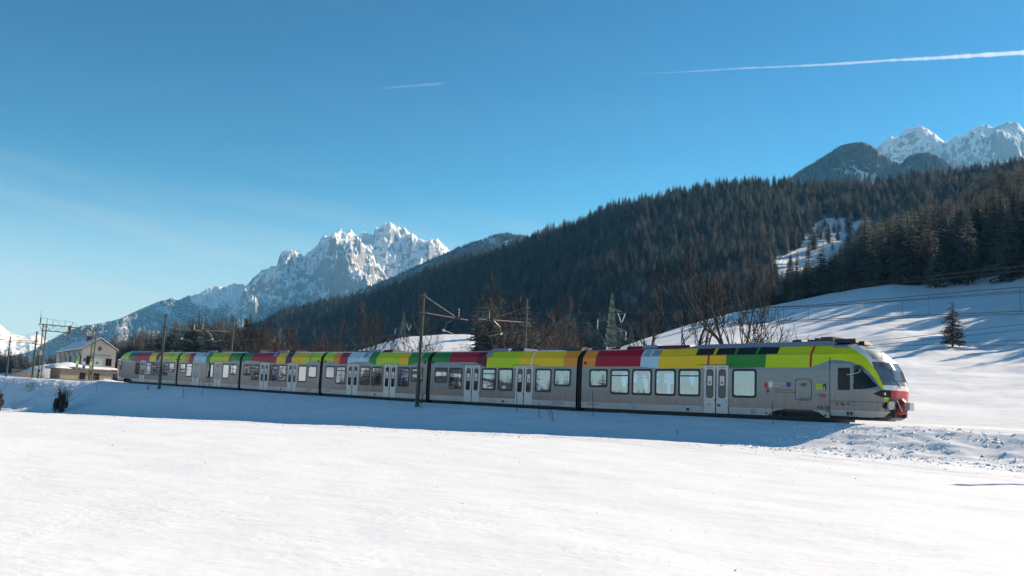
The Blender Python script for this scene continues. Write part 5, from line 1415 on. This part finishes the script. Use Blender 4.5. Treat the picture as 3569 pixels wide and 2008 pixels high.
# ------------------------------------------------------------------ station gantry
def gantry():
    A, B = T(-114.4, 42.2, -.95), T(-117.3, 50.6, -.78)
    d = (B - A); d.z = 0; L = d.length; ang_ = math.atan2(d.y, d.x)
    root = empty('catenary_gantry', A, ang_); tag(root, 'green lattice portal gantry spanning the tracks by the station', 'gantry')
    H = 8.3
    for x in (0, L):
        m = MB()
        for o_ in (-.28, .28):
            m.box((x + o_, 0, H / 2 - .2), (.12, .16, H + .4))
        for k in range(16):
            z = .25 + k * .5; s_ = 1 if k % 2 else -1; m.bar((x - .28 * s_, 0, z), (x + .28 * s_, 0, z + .5), .045)
        m.build('leg', 'mast_paint', root)
    m = MB()
    for z in (H - .95, H):
        for y in (-.3, .3): m.bar((-.9 if z == H else -.2, y, z), (L + .3, y, z), .10)
    m.build('chord', 'mast_paint', root)
    m = MB(); n_ = 12
    for k in range(n_):
        x0, x1 = L * k / n_, L * (k + 1) / n_; za, zb_ = (H - .95, H) if k % 2 else (H, H - .95)
        for y in (-.3, .3): m.bar((x0, y, za), (x1, y, zb_), .05)
        m.bar((x0, -.3, H), (x0, .3, H), .05); m.bar((x0, -.3, H - .95), (x0, .3, H - .95), .05)
    m.bar((-.2, 0, H - 1.5), (-.9, 0, H - .1), .07); m.bar((-.2, 0, H - 1.5), (.2, 0, H - 2.6), .07)
    m.build('bracing', 'mast_paint', root)
    m = MB()
    for x, hh in ((-.8, 1.3), (.3, .95), (1.3, .9), (3.4, .85), (4.5, .75)): m.bar((x, 0, H), (x + (.3 if x > 4 else 0), 0, H + hh), .07)
    m.tube([(-.8, 0, H + .9), (0, 0, H + .95), (1.3, 0, H + .9), (2.3, 0, H + .7), (3.4, 0, H + .88), (4.7, 0, H + .75), (5.6, 0, H + .3), (6.2, 0, H + .05)], .022, 5)
    m.tube([(2.2, 0, H + .5), (2.7, 0, H), (1.7, 0, H + .02)], .03, 5)
    m.tube([(-.85, 0, H + 1.3), (-.95, 0, H + 2.1)], .015, 4); m.tube([(-.75, 0, H + 1.3), (-.6, 0, H + 2.15)], .015, 4)
    m.build('top_bus', 'mast_paint', root)
    m = MB(); insulator(m, (-.8, 0, H + .2), (-.8, 0, H + 1.0), .13, 0); m.box((4.3, 0, H - .5), (.34, .3, 1.4), 0); m.box((-.35, -.2, H - 4.4), (.5, .1, .75), 1); m.build('insulator', ['brown_ceramic', 'galv'], root)
    m = MB(); m.tube([(.2, 0, H - 2.4), (4.6, 0, H - 2.5)], .05, 6); m.bar((4.4, 0, H - 2.5), (4.4, 0, H - 1.7), .07); m.tube([(3.6, 0, H - 2.2), (3.7, 0, H - 1.9), (4.4, 0, H - 1.8)], .03, 5); m.tube([(3.4, 0, H - 2.5), (2.4, 0, H - 2.9), (2.6, 0, H - 3.1), (4.0, 0, H - 3.3)], .03, 5); m.build('registration_arm', 'mast_paint', root)
gantry()

# ------------------------------------------------------------------ wires (track frame: X, Y, z above eye)
def wire(pts, rad, label, sag=0., mat='wire', name='overhead_wire', n_=14, group='overhead wires', cat='wire'):
    P_ = []
    for (a, b) in zip(pts[:-1], pts[1:]):
        for k in range(n_ + (b is pts[-1])):
            t = k / n_; p = [a[i] + (b[i] - a[i]) * t for i in range(3)]; p[2] -= sag * 4 * t * (1 - t); P_.append(tuple(T(*p)))
    m = MB(); m.tube(P_, rad * 1.25, 4, cap=False); o = m.build(name, mat); tag(o, label, cat, group); return o
wire([(-215, 44.5, 4.6), (-164, 44.5, 5.4), (-114.5, 44.5, 5.9), (-64.6, 44.5, 6.2), (-14.9, 44.5, 6.2)], .011, 'messenger wire over the near track left of the near mast', .62)
wire([(-14.9, 44.5, 6.2), (-2.2, 44.5, 6.02), (14.9, 44.5, 6.36), (25.9, 44.5, 6.87), (36, 44.5, 7.4)], .013, 'topmost wire climbing to the right over the forest edge', .0)
wire([(-14.9, 44.7, 6.18), (-2.2, 44.7, 5.95), (14.9, 44.7, 6.25), (25.9, 44.7, 6.70), (36, 44.7, 7.2)], .011, 'second topmost wire just below the topmost one', .0)
wire([(-14.9, 44.5, 6.15), (-2.2, 44.5, 5.65), (6, 44.5, 5.5), (14.9, 44.5, 5.49), (25.9, 44.5, 5.92), (36, 44.5, 6.5)], .013, 'messenger wire carrying the droppers at the right', .0)
wire([(-14.9, 44.6, 4.6), (-2.2, 44.6, 4.8), (14.9, 44.6, 5.4), (25.9, 44.6, 5.76), (36, 44.6, 6.2)], .011, 'anchored wire rising from contact height to the messenger wire', .0)
wire([(-215, 44.5, 3.6), (-114.5, 44.5, 4.3), (-64.6, 44.5, 4.5), (-30, 44.5, 4.46), (-14.7, 44.5, 4.56), (-2.2, 44.5, 4.63), (14.9, 44.5, 4.73), (25.9, 44.5, 4.83), (36, 44.5, 4.95)], .013, 'contact wire of the near track above the pantograph')
wire([(-215, 48.5, 5.0), (-164, 48.5, 5.8), (-117, 48.5, 6.2), (-69.5, 48.5, 6.5), (-15.1, 48.5, 6.5), (34.6, 48.5, 6.6)], .011, 'messenger wire over the empty far track', .62)
wire([(-215, 48.5, 3.8), (-117, 48.5, 4.5), (-69.5, 48.5, 4.75), (-15.1, 48.5, 4.9), (34.6, 48.5, 5.2)], .012, 'contact wire over the empty far track')
for k, (X, zt_) in enumerate(((13.7, 5.48), (15.2, 5.50), (20.3, 5.70), (21.6, 5.75), (25.7, 5.90), (5.0, 5.5), (-5, 5.75))):
    wire([(X, 44.5, zt_), (X + .05, 44.5, 4.72 + .008 * (X - 14))], .008, 'short vertical dropper between messenger and contact wire', n_=2, name='dropper', group='droppers on the near track', cat='dropper')
for k, pts in enumerate(([(-15, 4.4), (2, 3.9), (11.9, 4.39), (21.75, 5.35), (34.6, 6.7)], [(-15, 4.2), (2, 3.75), (12.1, 4.15), (21.7, 5.03), (34.6, 6.3)], [(-15, 4.3), (2, 3.8), (13.0, 4.11), (21.7, 4.46), (34.6, 5.1)], [(-15, 4.0), (2, 3.6), (13.5, 3.84), (21.7, 4.22), (34.6, 4.8)])):
    wire([(a, 56., b) for a, b in pts], .012, ('highest', 'second', 'third', 'lowest')[k] + ' of four thin lines crossing behind the train nose', name='telephone_wire', n_=6, group='lines behind the train nose')

# ------------------------------------------------------------------ lattice pylons
def pylon(b, r, te, h, label):
    top = sight(b, te, r); root = empty('lattice_pylon', (top.x, top.y, top.z - h), RAD(-b + 20)); tag(root, label, 'pylon', 'power line pylons behind the train')
    m = MB(); lv = 14; wdt = lambda z: .9 * (1 - z / h) * 1.9 + .12
    for i in range(lv):
        z0, z1 = h * i / lv, h * (i + 1) / lv; a, c = wdt(z0), wdt(z1)
        for sx, sy in ((-1, -1), (1, -1), (1, 1), (-1, 1)): m.bar((sx * a, sy * a, z0), (sx * c, sy * c, z1), .08)
        for (p, q) in (((-1, -1), (1, -1)), ((1, -1), (1, 1)), ((1, 1), (-1, 1)), ((-1, 1), (-1, -1))):
            m.bar((p[0] * a, p[1] * a, z0), (q[0] * c, q[1] * c, z1), .06); m.bar((q[0] * a, q[1] * a, z0), (p[0] * c, p[1] * c, z1), .06)
    m.build('tower', 'pylon_green', root)
    for s_, z, ln in ((1, h * .80, 2.9), (-1, h * .72, 2.9), (1, h * .62, 3.2)):
        a = MB(); a.bar((s_ * .3, 0, z + .9), (s_ * ln, 0, z), .09); a.bar((s_ * .3, 0, z - .2), (s_ * ln, 0, z), .09); a.bar((s_ * 1.5, 0, z + .4), (s_ * 1.5, 0, z - .1), .06); a.build('crossarm', 'pylon_green', root)
        i = MB()
        if z > h * .78: insulator(i, (s_ * ln, 0, z), (s_ * (ln - .7), 0, z - 1.9), .13, 0); insulator(i, (s_ * 1.2, 0, z + .3), (s_ * (ln - .8), 0, z - 1.9), .13, 0)
        else: insulator(i, (s_ * ln, 0, z), (s_ * ln, 0, z - 1.8), .13, 0)
        i.build('insulator', 'porcelain', root)
    return root, top
PY = [(6.17, 190, 6.48, 20., 'green lattice pylon rising behind the orange roof panel'), (-6.5, 330, 4.72, 22., 'hazy lattice pylon left of the near catenary mast'), (-13.75, 520, 3.35, 22., 'small faint lattice pylon behind the third carriage')]
tops = [pylon(*q) for q in PY]
for (ra, ta), (rb, tb), nm in ((tops[0], tops[1], 'between the two nearest lattice pylons'), (tops[1], tops[2], 'between the two farther lattice pylons')):
    for k, (sx, fz) in enumerate(((1, .70), (-1, .63), (1, .53))):
        a = Vector((ta.x + sx * 2.6, ta.y, ta.z - 20 * (1 - fz))); b = Vector((tb.x + sx * 2.6, tb.y, tb.z - 22 * (1 - fz)))
        m = MB(); m.tube([a.lerp(b, q / 16) - Vector((0, 0, 5 * 4 * (q / 16) * (1 - q / 16))) for q in range(17)], .03, 3, cap=False)
        o = m.build('power_line', 'wire'); tag(o, ('upper', 'middle', 'lower')[k] + ' power line conductor ' + nm, 'power line', 'power line conductors')

# ------------------------------------------------------------------ stakes and twigs standing in the snow
def stake(X, Y, h, lean, label, r=.022, twigs=0, seed=0):
    R = random.Random(seed); z = ground_at(X, Y)
    root = empty('stake' if not twigs else 'dead_twig', T(X, Y, z), ROTZ); tag(root, label, 'stake' if not twigs else 'twig', 'stalks sticking out of the embankment snow')
    m = MB(); m.tube([(0, 0, -.3), (lean * h * .5, 0, h * .5), (lean * h, 0, h)], [r, r * .9, r * .6], 5)
    m.build('stem', 'bark', root)
    if twigs:
        t_ = MB()
        for k in range(twigs):
            a = R.uniform(-1.4, 1.4); p = Vector((lean * h * .6, 0, h * R.uniform(.3, .9))); d = Vector((math.sin(a), R.uniform(-.4, .4), math.cos(a)))
            t_.tube([p, p + d * h * .25, p + d * h * .4 + Vector((R.uniform(-.1, .1), 0, -.05))], [.012, .009, .004], 3, cap=False)
        t_.build('twigs', 'twig', root)
stake(-50.8, 38.6, 1.3, -.25, 'leaning twig below the fifth carriage'); stake(-48.3, 39.4, 1.5, .02, 'upright twig below the fifth carriage door')
stake(-2.6, 40.2, 1.5, -.12, 'thin stake in the snow below the second carriage doors'); stake(.2, 39.5, 1.3, -.1, 'thin stake right of the second carriage doors'); stake(2.1, 38.9, 1.0, -.45, 'leaning reed left of the first joint, lower one', r=.018); stake(1.6, 39.2, .9, -.6, 'short slanting reed beside the leaning reed', r=.016)
stake(4.0, 40.2, 1.5, -.1, 'knotted stake below the leading carriage number'); stake(15.7, 40.6, 1.1, -.05, 'stake in the snow below the front bogie'); stake(12.0, 37.8, .35, .3, 'tiny twin sprig in the shaded snow', r=.012, twigs=3, seed=4)
stake(-12.4, 39.8, 1.0, .2, 'dead weed clump at the foot of the near mast', twigs=22, seed=5); stake(-76.9, 38.6, 1.2, -.05, 'thin stake near the rear end of the train'); stake(-64, 39.9, .6, .05, 'short dark stub at the foot of the rear mast', r=.05)

# ------------------------------------------------------------------ station
solid('render_wall', (.50, .47, .38), .9, var=.12, scale=.6, bump=.004); solid('roof_edge', (.10, .045, .03), .7, var=.2); solid('roof_snow', (.80, .83, .88), .7, var=.06, scale=.5, bump=.04, bscale=2.)
solid('shutter', (.13, .075, .05), .7, var=.2); solid('chimney_red', (.22, .07, .05), .8, var=.3); solid('banner_green', (.25, .55, .02), .7, var=.1); solid('banner_blue', (.02, .10, .36), .7, var=.1); solid('banner_white', (.8, .8, .8), .7, var=.05)
solid('stone', (.30, .26, .20), .9, var=.35, scale=3., bump=.03); solid('sign_white', (.62, .62, .58), .6, var=.05); solid('orange_box', (.45, .12, .05), .7, var=.2)
def station():
    A, B, C = sight(-24.36, 0, 205), sight(-22.72, 0, 208), sight(-25.62, 0, 256)
    for q in (A, B, C): q.z = 0
    ax = (A - C).normalized(); L = (A - C).length; ay = Vector((-ax.y, ax.x, 0))
    if ay.dot(B - A) < 0: ay = -ay
    Wd = (B - A).dot(ay); zg = EYE - 1.1
    root = empty('station_building', (A.x, A.y, zg), 0)
    root.matrix_world = Matrix(((ax.x, ay.x, 0, A.x), (ax.y, ay.y, 0, A.y), (0, 0, 1, zg), (0, 0, 0, 1)))
    tag(root, 'beige gabled station building with snowy roof behind the gantry', 'building')
    he, hr = 6.15, 8.25
    m = MB(); m.add([(0, 0, 0), (0, Wd, 0), (0, Wd, he), (0, Wd / 2, hr - .1), (0, 0, he), (-L, 0, 0), (-L, Wd, 0), (-L, Wd, he), (-L, Wd / 2, hr - .1), (-L, 0, he)],
        [(0, 1, 2, 3, 4), (9, 8, 7, 6, 5), (0, 4, 9, 5), (1, 6, 7, 2)]); m.build('wall', 'render_wall', root)
    ov = .45
    for s_ in (0, 1):
        y0, y1 = (-ov, Wd / 2) if s_ == 0 else (Wd + ov, Wd / 2); ze = he - ov * (hr - he) / (Wd / 2)
        for nm, mt, t0, t1, g in (('roof', 'roof_edge', 0, .16, 0), ('snow_cover', 'roof_snow', .163, .42, .08)):
            r = MB(); x0, x1 = .7 - g, -L - .5 + g; ye = y0 + (g if s_ == 0 else -g)
            r.add([(x0, ye, ze + t0), (x0, y1, hr + t0), (x1, y1, hr + t0), (x1, ye, ze + t0), (x0, ye, ze + t1), (x0, y1, hr + t1), (x1, y1, hr + t1), (x1, ye, ze + t1)], [(0, 1, 2, 3), (7, 6, 5, 4), (0, 4, 5, 1), (3, 2, 6, 7), (0, 3, 7, 4)])
            rf_ = r.build(nm, mt, root if nm == 'roof' else rf_)
    ch = MB(); ch.box((-14, Wd * .42, hr + .3), (1.2, .9, 1.1)); ch.box((-14, Wd * .42, hr + .92), (1.6, 1.2, .14)); ch.build('chimney', 'chimney_red', root)
    def win(c, size, face):
        f = MB(); w_, h_ = size
        if face == 'gable':
            f.box((.03, c[0], c[1]), (.08, w_ + .24, h_ + .24), 1); f.box((.06, c[0], c[1]), (.06, w_, h_), 0); f.box((.10, c[0], c[1]), (.03, .07, h_), 1)
        else:
            f.box((c[0], -.03, c[1]), (w_ + .24, .08, h_ + .24), 1); f.box((c[0], -.06, c[1]), (w_, .06, h_), 0)
        f.build('window', ['cab_glass', 'shutter'], root)
    win((Wd * .22, 3.9), (.9, 1.5), 'gable'); win((Wd * .80, 3.7), (.9, 1.3), 'gable')
    for k in range(6): win((-3.5 - 8.2 * k, 3.6), (1.2, 2.2), 'side')
    for k in range(5):
        m = MB(); x = -1.0 - 9.5 * k; m.tube([(x, -ov + .1, he - .55), (x, -.5, he - .8), (x, -.12, he - 1.5), (x, -.12, .5)], .09, 6); m.build('downpipe', 'roof_edge', root)
    m = MB(); n_ = 16; m.add([(.06, Wd * .5 + .35 * math.cos(6.283 * k / n_), 6.35 + .5 * math.sin(6.283 * k / n_)) for k in range(n_)], [tuple(range(n_))]); m.build('wall_emblem', 'dark_grey', root)
    m = MB(); m.box((.05, Wd * .54, 5.0), (.05, Wd * .62, .28)); m.build('name_board', 'roof_grey', root)
    m = MB(); m.box((.05, Wd * .46, 3.4), (.05, Wd * .3, 1.9), 0)
    for k in range(7): m.box((.08, Wd * .46 + .16 * math.cos(k), 3.5 + .14 * math.sin(k * 1.7)), (.02, .22, .16), 1)
    m.box((.08, Wd * .46, 3.2), (.02, .06, .3), 1); m.build('tree_sign', ['sign_white', 'green'], root)
station()
def shed():
    P0_, P1_ = sight(-25.75, 0, 176), sight(-22.2, 0, 181); zg = EYE - 1.2
    d = P1_ - P0_; L = math.hypot(d.x, d.y); root = empty('platform_shed', (P0_.x, P0_.y, zg), math.atan2(d.y, d.x)); tag(root, 'low stone platform building under thick rounded snow', 'building')
    m = MB(); m.box((L / 2 + .6, 2.0, .95), (L - 1.4, 4., 1.9), 0); m.build('wall', 'stone', root)
    m = MB(); m.box((L / 2 + .3, 1.9, 1.98), (L - .4, 4.8, .16), 0); m.build('roof', 'roof_edge', root)
    g = MB(); nx, ny = 40, 9; R = random.Random(3); vs = []
    for i in range(nx + 1):
        for j in range(ny + 1):
            x = L * i / nx; y = -.6 + 5.2 * j / ny; e = min(1, min(i, nx - i) / 3.) ** .5 * math.sin(math.pi * min(max(j / ny, .02), .98)) ** .45
            vs.append((x, y, 2.06 + e * (.55 + .55 * math.exp(-((x - L * .28) / (L * .16)) ** 2)) + R.uniform(-.03, .03)))
    g.add(vs, [(i * (ny + 1) + j, (i + 1) * (ny + 1) + j, (i + 1) * (ny + 1) + j + 1, i * (ny + 1) + j + 1) for i in range(nx) for j in range(ny)]); g.build('snow_cover', 'roof_snow', root, smooth=True)
    m = MB()
    for x in (L * .42, L * .62, L * .9): m.box((x, -.02, .9), (1.0, .1, 1.1))
    m.build('opening', 'cab_glass', root)
shed()
# big snow pile left of the platform building
b_, r_ = -25.75, 186
sp_ = MB(); R = random.Random(8); vs = []; n1, n2 = 36, 12
for i in range(n2 + 1):
    for k in range(n1):
        a = 6.283 * k / n1; rr_ = (i / n2); zz_ = 3.0 * max(0, math.cos(rr_ * math.pi / 2)) ** .9 - .2
        vs.append((6.0 * rr_ * math.cos(a) * (1 + .08 * math.sin(3 * a)), 4. * rr_ * math.sin(a), zz_ * .75 + R.uniform(-.06, .06)))
sp_.add(vs, [(i * n1 + k, i * n1 + (k + 1) % n1, (i + 1) * n1 + (k + 1) % n1, (i + 1) * n1 + k) for i in range(n2) for k in range(n1)])
o = sp_.build('snow_pile', 'snow_rough', smooth=True); q = sight(b_, 0, r_); o.location = (q.x, q.y, EYE - .6); o.rotation_euler = (0, 0, RAD(20)); tag(o, 'large rounded snow pile beside the platform building', 'snow pile')
# feather banners
def banner(b, r, mats, label):
    q = sight(b, 0, r); root = empty('feather_banner', (q.x, q.y, EYE + .2), RAD(-b)); root.scale = (.36, .36, .50); tag(root, label, 'banner', 'feather banners in front of the station')
    m = MB(); m.tube([(0, 0, -.3), (0, 0, 3.0), (.12, 0, 4.5)], [.05, .04, .025], 6); m.build('pole', 'galv', root)
    n_ = 10
    for k, mt in enumerate(mats):
        m = MB(); z0, z1 = 1.2 + 3.2 * k / len(mats), 1.2 + 3.2 * (k + 1) / len(mats); vs = []
        for i in range(5):
            z = z0 + (z1 - z0) * i / 4
            for x in (-.02, -.5, -1.0 + .12 * max(0, z - 3.4)): vs.append((x + .03 * (z - 1.5), .07 * math.sin(3 * x + z), z))
        m.add(vs, [(i * 3 + j, i * 3 + j + 1, i * 3 + j + 4, i * 3 + j + 3) for i in range(4) for j in range(2)]); m.build('cloth', mt, root)
banner(-24.5, 150, ['banner_green', 'banner_white', 'banner_green'], 'green feather banner left of the blue one')
banner(-24.15, 152, ['banner_blue', 'banner_white', 'banner_blue'], 'blue feather banner with a white band')
banner(-23.8, 154, ['banner_green', 'banner_white', 'banner_green'], 'green feather banner behind the right gantry leg')
q = sight(-22.25, 0, 183); m = MB(); m.box((0, 0, .9), (1.6, 1.4, 1.8), 0); m.box((0, 0, 1.84), (1.8, 1.6, .10), 1); m.prism([(-.9, 1.9), (.9, 1.9), (.6, 2.15), (-.6, 2.15)], -.8, .8, 2); o = m.build('orange_cabin', ['orange_box', 'roof_edge', 'roof_snow']); o.location = (q.x, q.y, EYE + .9); o.rotation_euler = (0, 0, RAD(22)); tag(o, 'small orange red cabin at the right of the station', 'cabin')
# culvert railing on the bank
z = ground_at(-101, 37.2)
root = empty('culvert_railing', T(-101, 37.4, z), ROTZ); tag(root, 'small metal railing over a dark culvert mouth on the bank', 'railing')
m = MB()
for k in range(6): m.tube([(-1.6 + .75 * k, 0, -.3), (-1.6 + .75 * k, 0, 1.1)], .035, 6)
m.build('post', 'mast_paint', root)
for zz_ in (.55, 1.08):
    m = MB(); m.tube([(-1.6, 0, zz_), (2.15, 0, zz_)], .03, 6); m.build('rail_bar', 'mast_paint', root)
m = MB(); m.box((.6, -.2, -.30), (4.6, .5, .5), 0); m.prism([(-.6, -1.3), (2.4, -1.3), (2.6, -.5), (-.8, -.5)], -.5, .3, 1); m.build('culvert_mouth', ['concrete', 'cab_glass'], root)
# low garden fence at the far left
root = empty('wooden_fence', T(-133, 44, -.75), ROTZ); tag(root, 'low wooden fence half buried in snow at the left edge', 'fence')
for k in range(10):
    m = MB(); m.box((-4.5 + k, 0, .55), (.14, .06, 1.2)); m.build('post', 'rusty_arm', root)
for zz_ in (.5, .95):
    m = MB(); m.box((0, -.05, zz_), (9.6, .05, .10)); m.build('slat', 'rusty_arm', root)
# dry weeds beside it
R = random.Random(6); m = MB()
for k in range(240):
    x, y = R.uniform(-5, 5), R.uniform(-1, 1); a = R.uniform(-.6, .6); h = R.uniform(.3, .9); m.tube([(x, y, -.1), (x + a * h, y, h)], [.012, .005], 3, cap=False)
o = m.build('dry_weeds', 'dry_grass'); o.location = T(-121, 42.6, -.8); o.rotation_euler = (0, 0, ROTZ); tag(o, 'tangle of dry yellow weeds on the snow bank at left', 'weeds', kind='stuff')
# wire fence along the yard
root = empty('yard_fence', T(-118, 53.5, -.9), ROTZ); tag(root, 'thin wire fence along the station yard', 'fence')
for k in range(12):
    m = MB(); m.tube([(-22 + 4 * k, 0, -.2), (-22 + 4 * k, 0, .75)], .03, 5); m.build('post', 'galv', root)
m = MB(); m.tube([(-22, 0, .7), (22, 0, .7)], .018, 4); m.build('wire', 'galv', root)
for (X, Y, h, lab) in ((-110.6, 41.0, 1.2, 'short dark signal post at the left gantry leg'), (-115.6, 50.0, 1.3, 'short dark signal post at the right gantry leg')):
    m = MB(); m.tube([(0, 0, -.2), (0, 0, h)], .08, 8, 0); m.box((0, 0, h), (.3, .3, .45), 0); m.box((.0, -.16, h), (.2, .03, .2), 1); o = m.build('signal_post', ['black_iron', 'galv']); o.location = T(X, Y, -1.0); o.rotation_euler = (0, 0, ROTZ); tag(o, lab, 'signal')

# ------------------------------------------------------------------ clods of ploughed snow lying on the bank and along its foot
def clods(zones, name, label):
    R = np.random.default_rng(12); V, F = [], []
    for x0, x1, y0, y1, n_, s0, s1 in zones:
        X = R.uniform(x0, x1, n_); Y = R.uniform(y0, y1, n_); keep = fbm(X / 2.5, Y / 1.2, 3) > R.uniform(-.5, .4, n_)
        X, Y = X[keep], Y[keep]; Z = ground_z(X, Y); sz = s0 + (s1 - s0) * R.random(len(X)) ** 3
        for x, y, z, s_ in zip(X, Y, Z, sz):
            b = len(V); a = R.uniform(0, 6.28); e = R.uniform(.7, 1.6); c, q = math.cos(a), math.sin(a)
            for dx, dy, dz in ((1, 0, 0), (0, 1, 0), (-1, 0, 0), (0, -1, 0)):
                k = R.uniform(.7, 1.25) * s_; dx, dy = dx * k * e, dy * k / e
                V.append(tuple(T(x + dx * c - dy * q, y + dx * q + dy * c, z - .02)))
            V.append(tuple(T(x + R.uniform(-.3, .3) * s_, y + R.uniform(-.3, .3) * s_, z + s_ * R.uniform(.3, .6))))
            F += [(b, b + 1, b + 4), (b + 1, b + 2, b + 4), (b + 2, b + 3, b + 4), (b + 3, b, b + 4)]
    m = MB(); m.v, m.f, m.m = V, F, [0] * len(F)
    o = m.build(name, 'snow_rough'); tag(o, label, 'snow', kind='stuff')
clods([(17, 46, 33.0, 42.0, 8000, .04, .13), (8, 46, 29.5, 34, 700, .03, .08)], 'snow_clods', 'rough lumps of ploughed snow right of the train')
clods([(-128, -82, 33, 41.2, 1800, .06, .16)], 'snow_clods', 'rough lumps of ploughed snow on the bank at left')
clods([(-60, 12, 25, 33, 2600, .03, .10), (-20, 40, 8, 30, 900, .015, .05)], 'snow_crumbs', 'scattered crumbs on the snow crust of the field')
# ================================================================== AIR
def contrail(name, pts, r0, r1, dens, label, fade=False):
    """long thin plume of ice cloud about ten kilometres up"""
    R = random.Random(4); m = MB(); P_, rd = [], []
    n_ = 90
    for k in range(n_ + 1):
        t = k / n_; b = np.interp(t, np.linspace(0, 1, len(pts)), [p[0] for p in pts]); e = np.interp(t, np.linspace(0, 1, len(pts)), [p[1] for p in pts])
        P_.append(sight(b, e, 21000)); rd.append((r0 + (r1 - r0) * t ** 1.3) * (1 + R.uniform(-.22, .22)))
    rd = [r_ * min(1, 8 * k / n_) * (min(1, 5 * (n_ - k) / n_) if fade else 1) + .5 for k, r_ in enumerate(rd)]
    m.tube(P_, rd, 10)
    mat = bpy.data.materials.new(name); mat.use_nodes = True; t = mat.node_tree
    for n__ in list(t.nodes): t.nodes.remove(n__)
    o_ = t.nodes.new('ShaderNodeOutputMaterial'); v = t.nodes.new('ShaderNodeVolumePrincipled')
    v.inputs['Color'].default_value = (1, 1, 1, 1); v.inputs['Density'].default_value = dens; v.inputs['Anisotropy'].default_value = .35
    t.links.new(v.outputs[0], o_.inputs['Volume'])
    o = m.build(name, mat); tag(o, label, 'contrail')
contrail('contrail', [(4.6, 19.5), (13.84, 19.85), (22.05, 19.81), (27, 19.62), (33, 19.3)], 7, 66, .0058, 'long white contrail widening towards the right edge of the sky')
contrail('contrail', [(-9.2, 17.9), (-6.82, 18.29), (-4.6, 18.62)], 22, 44, .0016, 'short faint contrail in the middle of the sky', True)

hz = MB(); hz.box((0, 0, 950), (30000, 30000, 2000))
mat = bpy.data.materials.new('haze'); mat.use_nodes = True; t = mat.node_tree
for n__ in list(t.nodes): t.nodes.remove(n__)
o_ = t.nodes.new('ShaderNodeOutputMaterial'); v = t.nodes.new('ShaderNodeVolumePrincipled')
v.inputs['Color'].default_value = (.17, .55, 1.0, 1); v.inputs['Absorption Color'].default_value = (1, 1, 1, 1); v.inputs['Density'].default_value = 5.5e-5; v.inputs['Anisotropy'].default_value = .2
t.links.new(v.outputs[0], o_.inputs['Volume'])
ho = hz.build('haze', mat); tag(ho, 'thin blue winter haze filling the valley', 'haze', kind='stuff')
